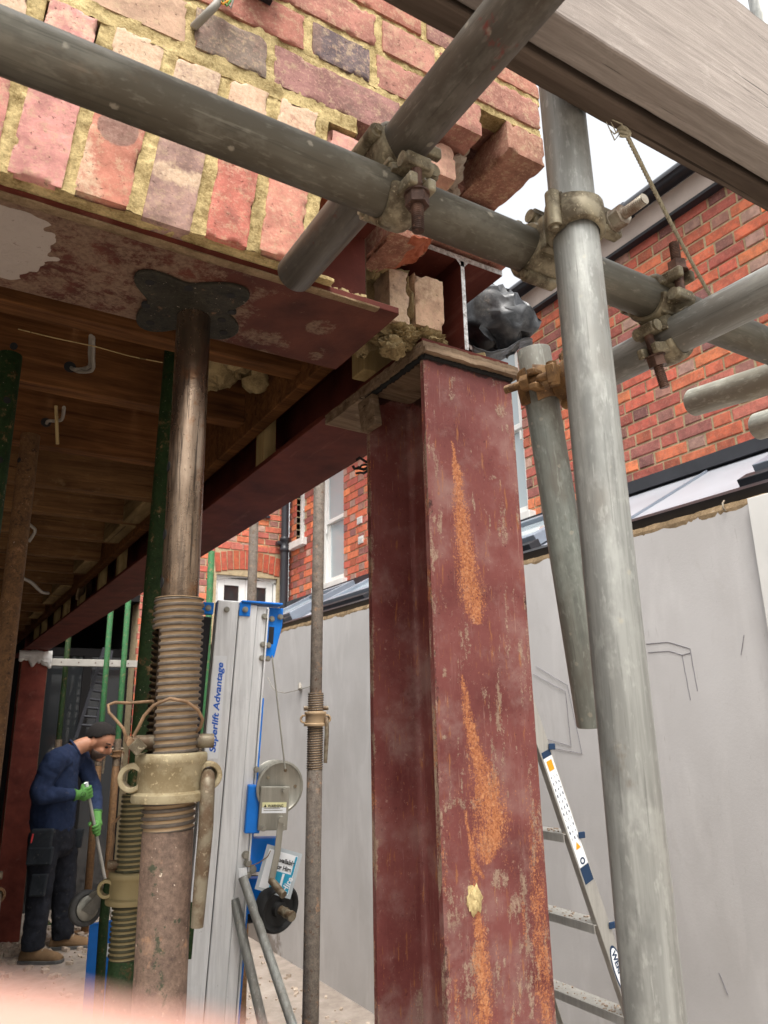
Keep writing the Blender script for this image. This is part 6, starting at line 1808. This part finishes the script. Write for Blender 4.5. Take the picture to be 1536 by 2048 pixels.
# ------------------------------------------------------------------ step ladder
def ladder():
    y0, y1 = 1.92, 2.36
    a = at(1086, 1490, y=y0); b = at(1262, 2012, y=y0)
    d = (b - a).normalized(); top = a - d * .42; bot = a + d * ((GZ - a.z) / d.z)
    t = thing('step_ladder', 'aluminium step ladder with dirty treads standing by the grey wall', 'ladder', (bot.x, (y0 + y1) / 2, GZ))
    side = Vector((d.z, 0, -d.x)); side = side if side.x > 0 else -side
    for yy, s in ((y0, 1), (y1, -1)):
        m = MB(); o = Vector((0, yy - y0, 0))
        m.bar(top + o, bot + o, .050, .003, (0, 1, 0)); m.bar(top + o + side * .0235 + Vector((0, s * .0115, 0)), bot + o + side * .0235 + Vector((0, s * .0115, 0)), .003, .020, (0, 1, 0)); m.bar(top + o - side * .0235 + Vector((0, s * .0115, 0)), bot + o - side * .0235 + Vector((0, s * .0115, 0)), .003, .020, (0, 1, 0))
        st = m.build('stile', M['alu_old'], t, .0008)
        if s == 1:
            def lab(s0, s1, w, mat, name='sticker', lift=.0022, dx=0):
                q = MB(); c0 = a + d * s0; c1 = a + d * s1; q.bar(c0 + side * dx + Vector((0, -lift, 0)), c1 + side * dx + Vector((0, -lift, 0)), w, .0005, (0, 1, 0)); return q.build(name, M[mat], st)
            k = .00152
            s1 = lab(.02, .04, .040, 'navy'); s2 = lab(.041, .40, .040, 'sticker_white'); lab(.052, .085, .024, 'sticker_orange', 'sticker', .0030); s3 = lab(.402, .455, .040, 'navy')
            q = MB(); c = a + d * .345; v = -d
            q.prism([(-.011, 0), (.011, 0), (0, .022)], c + Vector((0, -.0032, 0)), side, v, .0004); q.build('warning_triangle', M['sticker_orange'], s2)
            q = MB(); c = a + d * .385
            for r_ in range(14): pass
            q.lathe(c + Vector((0, -.0028, 0)), (0, -1, 0), [(.006, 0), (.011, 0), (.011, .0004), (.006, .0004)], 20, True, True); q.build('ring_mark', M['navy'], s2)
            r = random.Random(3); q = MB()
            for row in range(11):
                for cidx in range(3):
                    cc = a + d * (.105 + row * .0205) + side * (-.013 + cidx * .013) + Vector((0, -.003, 0))
                    q.bar(cc - d * r.uniform(.002, .006), cc + d * r.uniform(.002, .006), r.uniform(.001, .004), .0004, (0, 1, 0))
            q.build('pictograms', M['navy'], s2)['kind'] = 'stuff'
            # oval maker's badge, lettering running up the stile
            c = at(1246, 1932, y=y0); c = a + d * (c - a).dot(d); q = MB()
            for (ra, rb, lift, mat) in ((.078, .0235, .0024, 'navy'), (.070, .0195, .0030, 'sticker_white')):
                q = MB(); q.prism([(rb * math.cos(6.2832 * i / 40), ra * math.sin(6.2832 * i / 40)) for i in range(40)], c + Vector((0, -lift, 0)), side, -d, .0005 if side.cross(-d).y < 0 else -.0005); q.build('badge', M[mat], st)
            text_part('lettering', 'WERNER', .026, c - d * .060 + side * (-.0095) + Vector((0, -.0040, 0)), d, side, M['navy'], st, .0007, 0, width=.118)
    zs = [at(1131, 1668, y=y0).z - .0, at(1213, 1846, y=y0).z, 0]; gap = zs[0] - zs[1]
    z = zs[0] + gap * 2
    while z > GZ + .15:
        c = a + d * ((z - a.z) / d.z)
        if z < top.z - .05:
            m = MB(); m.box((c.x - .038, y0 + .003, z - .003), (c.x + .038, y1 - .003, z)); m.box((c.x - .038, y0 + .003, z - .026), (c.x - .035, y1 - .003, z - .0032)); m.box((c.x + .035, y0 + .003, z - .026), (c.x + .038, y1 - .003, z - .0032))
            tr = m.build('tread', M['alu_old'], t, .0006)
            m = MB(); r = random.Random(int(z * 100))
            for k in range(60):
                s = r.uniform(.001, .005); m.obox((c.x + r.uniform(-.034, .034), r.uniform(y0 + .01, y1 - .01), z + s * .4), (1, r.uniform(-1, 1), 0), (r.uniform(-1, 1), 1, 0), (0, 0, 1), s, s * .8, s * .6)
            m.build('mortar_crumbs', M['rubble'], tr)['kind'] = 'stuff'
            m = MB(); m.box((c.x + .020, y0 - .008, z - .018), (c.x + .048, y0 - .0035, z + .002)); m.build('tread_bracket', M['navy'], tr, .002)
        z -= gap
    m = MB(); rt = top + Vector((-.05, 0, 0)); rb = Vector((top.x - .32, y0, GZ))
    for yy in (y0 + .03, y1 - .03):
        m = MB(); m.bar((rt.x, yy, rt.z), (rb.x, yy, GZ), .03, .02, (0, 1, 0)); m.build('rear_leg', M['alu_old'], t, .001)
    m = MB(); m.box((top.x - .09, y0 - .02, top.z), (top.x + .05, y1 + .02, top.z + .035)); m.build('top_cap', M['navy'], t, .004)
ladder()

def leaning_ladder():
    t = thing('extension_ladder', 'dark ladder leaning in the shade behind the worker', 'ladder', (1.2, 8.0, GZ))
    def e(px, py): return at(px, py, y=7.62)
    b = [(178, 1460), (205, 1466), (200, 1300), (222, 1312)]
    for (p, q) in (((160, 1450), (198, 1330)), ((192, 1452), (216, 1335))):
        a, c = e(*p), e(*q); d = (c - a); m = MB(); m.bar(a - d * .2, c + d * .3, .03, .02, (0, 1, 0)); m.build('stile', M['gutter'], t)
    for k in range(9):
        s = k / 7; a = e(160, 1450).lerp(e(198, 1330), s); c = e(192, 1452).lerp(e(216, 1335), s); m = MB(); m.cyl(a, c, .012, n=8); m.build('rung', M['gutter'], t)
leaning_ladder()
# ------------------------------------------------------------------ the worker
YM = 6.62
def worker():
    def J(px, py, dy=0.0): return at(px, py, y=YM + dy)
    root = J(100, 1900); root.z = GZ
    t = thing('person', 'worker in navy jumper, charcoal work trousers and lime green gloves sweeping with head bowed', 'person', root)
    Fw = Vector((.90, -.43, 0)).normalized(); Sd = Vector((-.43, -.90, 0))        # facing right and a little to the camera; Sd is his right-hand side
    k = (J(200, 1600) - J(100, 1600)).length / 100                                 # metres per pixel here
    def ell(c, ax, a, b, n=28, bump=0.0, seed=0):
        ax = Vector(ax).normalized(); s = (Sd - ax * Sd.dot(ax)).normalized(); f = s.cross(ax); f = f if f.dot(Fw) > 0 else -f
        out = []
        for i in range(n):
            th = 2 * math.pi * i / n; r = 1 + bump * nz((math.cos(th) * 1.5, math.sin(th) * 1.5, c.z * 14), 1, seed)
            out.append(c + f * a * math.cos(th) * r + s * b * math.sin(th) * r)
        return out if f.cross(s).dot(ax) > 0 else out[::-1]
    def limb(mb, pts, radii, n=18, sub=5, fold=0.0, seed=1):
        P = [Vector(p) for p in pts]; rr = list(radii); out = []; ro = []
        for i in range(len(P) - 1):
            a, b, c, d = P[max(i - 1, 0)], P[i], P[i + 1], P[min(i + 2, len(P) - 1)]
            for q in range(sub):
                s = q / sub; out.append(.5 * ((2 * b) + (c - a) * s + (2 * a - 5 * b + 4 * c - d) * s * s + (3 * b - a - 3 * c + d) * s ** 3)); ro.append((rr[i] * (1 - s) + rr[i + 1] * s) * (1 + fold * nz((len(out) * .9, seed, 0), 1, seed)))
        out.append(P[-1]); ro.append(rr[-1]); mb.sweep(out, ro, n)
    def remesh(o, v, sm=4):
        m = o.modifiers.new('remesh', 'REMESH'); m.mode = 'VOXEL'; m.voxel_size = v; m.use_smooth_shade = True
        if sm: s = o.modifiers.new('smooth', 'SMOOTH'); s.factor = .5; s.iterations = sm
    def crease(o, st, sc):
        tx = bpy.data.textures.new('creases', 'CLOUDS'); tx.noise_scale = sc; tx.noise_depth = 2; tx.noise_basis = 'ORIGINAL_PERLIN'
        m = o.modifiers.new('creases', 'DISPLACE'); m.texture = tx; m.strength = st; m.mid_level = .5; m.texture_coords = 'LOCAL'
    sp = [(105, 1672), (105, 1650), (107, 1622), (110, 1592), (114, 1562), (122, 1535), (136, 1512), (149, 1497)]
    ax_ = [(.140, .158), (.156, .170), (.166, .178), (.164, .186), (.154, .200), (.136, .206), (.104, .160), (.070, .085)]
    C = [J(*p) for p in sp]
    shR, shL = J(108, 1526, -.20), J(160, 1520, .17)
    elR, wrR, haR = J(79, 1590, -.24), J(150, 1590, -.22), J(170, 1588, -.20)
    elL, wrL, haL = J(189, 1582, .10), J(193, 1626, .0), J(195, 1652, -.06)
    hipR, knR, anR = J(88, 1668, -.10), J(80, 1778, -.12), J(66, 1892, -.14); hipL, knL, anL = J(126, 1668, .10), J(127, 1778, .10), J(125, 1872, .12)
    anR.z = max(anR.z, GZ + .09); anL.z = max(anL.z, GZ + .09)
    toeR, toeL = anR + Fw * .19, anL + Fw * .20
    headc = J(199, 1483); neck = J(160, 1494)
    # body: one continuous skin surface under the clothes
    b = MB()
    b.loft([ell(c, (C[min(i + 1, 7)] - C[max(i - 1, 0)]), a * .90, bb * .90) for i, (c, (a, bb)) in enumerate(zip(C, ax_))])
    limb(b, [J(140, 1508), J(156, 1495), J(176, 1487), J(190, 1484)], [.075, .062, .058, .055])
    for s, e, w, h in ((shR, elR, wrR, haR), (shL, elL, wrL, haL)): limb(b, [s, e, w, h], [.055, .042, .030, .026], 14)
    for h, kn, an, to in ((hipR, knR, anR, toeR), (hipL, knL, anL, toeL)): limb(b, [h, kn, an, an - Z_ * .05, an + Fw * .08 - Z_ * .055], [.080, .056, .042, .036, .03], 14)
    # head in its own frame: hf forward (bowed), hs his right, hu crown
    tilt = R_(30); Fh = Vector((.80, -.60, 0)).normalized(); hf = (Fh * math.cos(tilt) - Z_ * math.sin(tilt)).normalized(); hs = Vector((-.60, -.80, 0)); hu = hs.cross(hf); hu = hu if hu.z > 0 else -hu
    def Hp(f, s, u): return headc + (hf * f + hs * s + hu * u) * 1.10
    def ellip(mb, c, rf, rs, ru, n=24, m=16):
        mb.grid(lambda u, v: Hp(c[0] + rf * math.cos(2 * math.pi * u) * math.sin(math.pi * v), c[1] + rs * math.sin(2 * math.pi * u) * math.sin(math.pi * v), c[2] - ru * math.cos(math.pi * v)), n, m, True, True)
    S = 1.06
    ellip(b, (-.008, 0, .030), .098 * S, .078 * S, .095 * S); ellip(b, (.030, 0, -.045), .066, .060, .080)      # skull, face
    ellip(b, (.062, 0, -.095), .030, .036, .028); ellip(b, (.088, 0, .022), .014, .050, .013)                    # chin, brow
    ellip(b, (.108, 0, -.022), .017, .013, .026); ellip(b, (.094, 0, -.004), .014, .010, .034)                    # nose
    ellip(b, (.086, 0, -.064), .014, .026, .007); ellip(b, (.085, 0, -.077), .013, .023, .008)                    # lips
    for sg in (-1, 1): ellip(b, (-.004, sg * .080, -.012), .020, .010, .034); ellip(b, (.060, sg * .040, -.035), .028, .022, .026)
    body = b.build('body', M['skin'], t); remesh(body, .0075, 3)
    for sg in (-1, 1):
        e = MB(); ellip(e, (.083, sg * .032, .002), .012, .014, .009, 14, 10); e.build('eye', M['hair'], t)
        e = MB(); P = [Hp(.098 - .012 * abs(q - 1.2), sg * (.012 + .016 * q), .027 + .004 * math.sin(q)) for q in range(4)]; e.sweep(P, [.004, .006, .005, .003], 8); e.build('eyebrow', M['hair'], t)
    # hair: short crop over the crown, sides and back, cut to a hairline
    h = MB()
    def hdir(u, v):
        th = 2 * math.pi * u; ph = math.pi * v
        return math.cos(th) * math.sin(ph), math.sin(th) * math.sin(ph), math.cos(ph)
    def hr(u, v):
        f, s, w = hdir(u, v); r = 1.045 + .025 * nz((f, s, w), 11, 2)
        return Hp(-.010 + .101 * S * f * r, .081 * S * s * r, .030 + .099 * S * w * r)
    def bald(u, v):
        f, s, w = hdir(u, v)
        lim = -.55 + .60 * sstep(-.75, .0, f) + .55 * sstep(.05, .75, f) + .05 * nz((f * 3, s * 3, w), 4, 5)
        return w < lim
    h.grid(hr, 64, 44, True, True, bald); ho = h.build('hair', M['hair'], t); m = ho.modifiers.new('thick', 'SOLIDIFY'); m.thickness = .008; m.offset = -1
    bd = MB()
    def br(u, v):
        th = R_(-105) + R_(210) * u; ph = R_(96 + 62 * v)
        f = math.cos(th) * math.sin(ph); s = math.sin(th) * math.sin(ph); w = math.cos(ph)
        return Hp(.028 + .070 * f, .066 * s, -.040 + .088 * w)
    bd.grid(br, 30, 10, True); bo = bd.build('beard', M['beard'], t); m = bo.modifiers.new('thick', 'SOLIDIFY'); m.thickness = .006; m.offset = 0
    mu = MB(); mu.sweep([Hp(.092, -.03, -.062), Hp(.102, -.012, -.052), Hp(.103, 0, -.050), Hp(.102, .012, -.052), Hp(.092, .03, -.062)], .0055, 8); mu.build('moustache', M['beard'], t)
    # jumper
    j = MB()
    j.loft([ell(c, (C[min(i + 1, 7)] - C[max(i - 1, 0)]), a, bb, 36, .05, 3) for i, (c, (a, bb)) in enumerate(zip(C, ax_))])
    limb(j, [J(124, 1518, -.10), shR, shR.lerp(elR, .5) - Fw * .01, elR, elR.lerp(wrR, .5), wrR], [.095, .090, .078, .066, .056, .043], 20, 7, .05, 3)
    limb(j, [J(140, 1518, .08), shL, shL.lerp(elL, .5) + Fw * .01, elL, wrL], [.090, .084, .068, .058, .042], 20, 7, .05, 5)
    jo = j.build('jumper', M['jumper'], t); remesh(jo, .009, 4); crease(jo, .024, .06)
    cl = MB(); nb = J(150, 1497); ring = ell(nb, (J(170, 1488) - J(140, 1508)), .072, .078, 30); cl.sweep(ring + [ring[0]], .010, 8); cl.build('collar', M['jumper'], t)
    # trousers with a loose seat and folds at the ankles
    p = MB(); pel = J(106, 1668)
    p.loft([ell(J(105, 1652), Z_, .150, .168), ell(J(106, 1672), Z_, .158, .175), ell(J(107, 1695), Z_, .150, .170), ell(J(107, 1712), Z_, .10, .13)])
    for hp, kn, an, sd in ((hipR, knR, anR, 1), (hipL, knL, anL, 2)):
        limb(p, [hp + Z_ * .02, hp.lerp(kn, .35), hp.lerp(kn, .7), kn, kn.lerp(an, .4), kn.lerp(an, .75), an + Z_ * .03, an - Z_ * .02], [.108, .108, .098, .090, .084, .080, .082, .076], 22, 6, .05, sd)
    po = p.build('trousers', M['trousers'], t); remesh(po, .009, 3); crease(po, .024, .05)
    # tool pockets, a red pencil
    def pocket(px, py, w_, h_, dy, n, mat='pocket'):
        q = MB(); c = J(px, py, dy); q.obox(c, Fw * .97 + Sd * .15, Z_ + Fw * .08, Sd, w_, h_, .022); o = q.build('pocket', M[mat], t, .012); return o
    pocket(82, 1682, .085, .085, -.215, 1); pocket(80, 1712, .095, .062, -.225, 2); pocket(77, 1770, .06, .075, -.215, 3)
    pocket(158, 1676, .03, .07, .06, 4)
    q = MB(); a = J(66, 1668, -.25); q.cyl(a, a - Z_ * .06 - Fw * .008, .006, n=8); q.build('pencil', M['red_plastic'], t)
    # boots
    for an, sg in ((anR, 1), (anL, -1)):
        b2 = MB(); f = (Fw + Sd * .10 * sg).normalized(); s = Vector((-f.y, f.x, 0)); g = Vector((an.x, an.y, GZ))
        rings = []
        for (x, w_, h0, h1) in ((-.085, .030, .004, .07), (-.07, .040, .0, .13), (-.02, .046, 0, .15), (.04, .048, 0, .115), (.10, .052, 0, .085), (.16, .050, 0, .072), (.20, .040, .004, .058), (.222, .020, .012, .04)):
            rings.append([g + f * x + s * w_ * math.cos(2 * math.pi * i / 18) * (1 if math.sin(2 * math.pi * i / 18) > 0 else 1.08) + Z_ * ((h0 + h1) / 2 + (h1 - h0) / 2 * math.sin(2 * math.pi * i / 18)) for i in range(18)])
        b2.loft(rings); bt = b2.build('boot', M['boot'], t); ss = bt.modifiers.new('sub', 'SUBSURF'); ss.levels = 1; ss.render_levels = 1
        so = MB(); so.prism([(x, w_ * 1.06) for x, w_ in ((-.09, .034), (-.05, .046), (.05, .050), (.12, .055), (.19, .046), (.228, .02))] + [(x, -w_ * 1.06) for x, w_ in ((.228, .02), (.19, .046), (.12, .055), (.05, .050), (-.05, .046), (-.09, .034))], g + Z_ * .001, f, s, .022); so.build('sole', M['grey_rubber'], bt, .003)
        for q in range(4):
            lc = MB(); c = g + f * (.03 + q * .025) + Z_ * (.128 - q * .016); lc.sweep([c - s * .032 - Z_ * .012, c, c + s * .032 - Z_ * .012], .0035, 6); lc.build('lace', M['cable_white'], bt)
    # broom: top in the right fist, shaft slanting down through the left
    bt_, bb_ = J(172, 1566, -.20), J(217, 1796, .02)
    d = (bb_ - bt_).normalized(); bend = bt_ + d * ((GZ + .05 - bt_.z) / d.z)
    br_t = thing('broom', 'long grey broom handle held upright in both green gloves', 'broom', (bend.x, bend.y, GZ))
    q = MB(); q.cyl(bt_, bend, .0135, n=16); q.build('handle', M['broom'], br_t)
    q = MB(); q.cyl(bt_ - d * .002, bt_ + d * .05, .0165, n=16); q.build('grip', M['sticker_white'], br_t, .002)
    q = MB(); s = Vector((.7, .7, 0)); q.obox(bend - Z_ * .005, s, s.cross(Z_), Z_, .16, .035, .018); q.build('head', M['joist_pale'], br_t, .004)
    q = MB(); rr = random.Random(1)
    for i in range(150):
        c = bend + s.normalized() * rr.uniform(-.155, .155) + s.cross(Z_).normalized() * rr.uniform(-.03, .03); q.cyl(c - Z_ * .02, (c.x + rr.uniform(-.012, .012), c.y + rr.uniform(-.012, .012), GZ + .002), .002, n=4, caps=False)
    q.build('bristles', M['gutter'], br_t)['kind'] = 'stuff'
    # gloves: palm, four fingers closed round the shaft, thumb over them
    def glove(hc, wrist, side, name):
        c = bt_ + d * (hc - bt_).dot(d)              # point on the shaft
        u = (wrist - c); u = (u - d * u.dot(d)).normalized(); v = d.cross(u) * side
        g = MB(); pc = c + u * .038 - v * .012
        def sphere(c0, a, b, e, ra, rb, re): g.grid(lambda p_, q_: c0 + a * ra * math.cos(6.2832 * p_) * math.sin(math.pi * q_) + b * rb * math.sin(6.2832 * p_) * math.sin(math.pi * q_) - e * re * math.cos(math.pi * q_), 16, 12, True, True)
        sphere(pc, u, v, d, .042, .026, .050)
        g.sweep([pc + u * .02, wrist.lerp(pc, .5), wrist], [.036, .034, .040], 14)
        for i, (ln, r_) in enumerate(((235, .0125), (250, .0130), (245, .0125), (215, .0110))):
            off = d * (-.036 + .024 * i) * 1.0; P = []
            for q_ in range(12):
                th = R_(-20 + ln * q_ / 11); rad = .0135 + r_ + (.010 * (1 - q_ / 4) if q_ < 4 else 0)
                P.append(c + off + (u * math.cos(th) - v * math.sin(th)) * rad)
            g.sweep(P, [r_ * 1.05] * 4 + [r_] * 5 + [r_ * .92, r_ * .8, r_ * .5], 10)
        P = [pc - d * .040 + v * .010, pc - d * .058 + v * .022 - u * .014, c - d * .060 + v * .030 - u * .006, c - d * .052 + v * .028 - u * .026]
        g.sweep(P, [.017, .016, .014, .009], 10)
        o = g.build(name, M['glove'], t); remesh(o, .005, 2)
        w_ = MB(); rg = [wrist + (wrist - pc).normalized() * .004 + (MB.frame(wrist - pc)[0] * math.cos(i * .2618) + MB.frame(wrist - pc)[1] * math.sin(i * .2618)) * .040 for i in range(25)]; w_.sweep(rg, .006, 6); w_.build('cuff', M['glove'], o)
        return o
    g1 = glove(haR, wrR, 1, 'glove'); glove(haL, wrL, -1, 'glove')
    m = MB(); c = haR + Vector((-.02, -.045, .0)); m.lathe(c, (0, -1, 0), [(.016, 0), (.019, 0), (.019, .004), (.016, .004)], 20, True, True); m.build('glove_logo', M['black_text'], g1)
worker()

# ------------------------------------------------------------------ the photographer's hand: a fingertip reaches over the lower edge of the lens
def hand():
    CM = cam.matrix_world.copy()
    def K(x, y, z): return CM @ Vector((x, y, z))
    t = thing('hand', 'blurred pink fingertip of the photographer close to the lens at the bottom left', 'hand', K(-.07, -.07, -.03))
    mb = MB()
    def finger(pts, rad, n=20):
        P = [Vector(p) for p in pts]; out = []; ro = []
        for i in range(len(P) - 1):
            a, b, c, d = P[max(i - 1, 0)], P[i], P[i + 1], P[min(i + 2, len(P) - 1)]
            for q in range(8):
                s = q / 8; v = .5 * ((2 * b) + (c - a) * s + (2 * a - 5 * b + 4 * c - d) * s * s + (3 * b - a - 3 * c + d) * s ** 3); out.append(K(*v)); ro.append(rad[i] * (1 - s) + rad[i + 1] * s)
        out.append(K(*P[-1])); ro.append(rad[-1]); mb.sweep(out, ro, n)
    finger([(-.085, -.050, -.006), (-.060, -.036, -.014), (-.036, -.0222, -.0190), (-.018, -.0216, -.0195), (-.0045, -.0222, -.0195), (-.0005, -.0230, -.0195)], [.0105, .0100, .0092, .0086, .0072, .003])
    finger([(-.100, -.070, -.022), (-.072, -.064, -.036), (-.045, -.056, -.040), (-.020, -.055, -.040), (-.008, -.0555, -.039)], [.0105, .010, .0092, .0085, .004])
    finger([(-.102, -.084, -.020), (-.076, -.082, -.034), (-.052, -.078, -.038), (-.030, -.078, -.037), (-.020, -.078, -.036)], [.010, .0095, .0088, .0080, .004])
    finger([(-.104, -.098, -.016), (-.082, -.099, -.026), (-.064, -.097, -.030), (-.048, -.096, -.029)], [.009, .0085, .0075, .004])
    finger([(-.115, -.062, .012), (-.092, -.050, .026), (-.066, -.044, .030), (-.048, -.043, .028)], [.013, .0115, .010, .005])
    mb.grid(lambda u, v: K(-.118 + .034 * math.cos(6.2832 * u) * math.sin(math.pi * v), -.082 - .042 * math.cos(math.pi * v), -.006 + .017 * math.sin(6.2832 * u) * math.sin(math.pi * v)), 24, 16, True, True)
    finger([(-.122, -.105, -.002), (-.138, -.150, .008), (-.150, -.200, .02), (-.165, -.30, .05)], [.030, .027, .032, .036])
    o = mb.build('skin', M['skin_pink'], t); m = o.modifiers.new('remesh', 'REMESH'); m.mode = 'VOXEL'; m.voxel_size = .0022; m.use_smooth_shade = True
    n = MB(); n.grid(lambda u, v: K(-.0125 + .010 * v, -.0222 + (.0078 - .003 * v * v) * math.sin((u - .5) * 1.5), -.0195 - (.0080 - .0014 * v * v) * math.cos((u - .5) * 1.5)), 8, 8, True); n.build('nail', M['nail'], t)
hand()
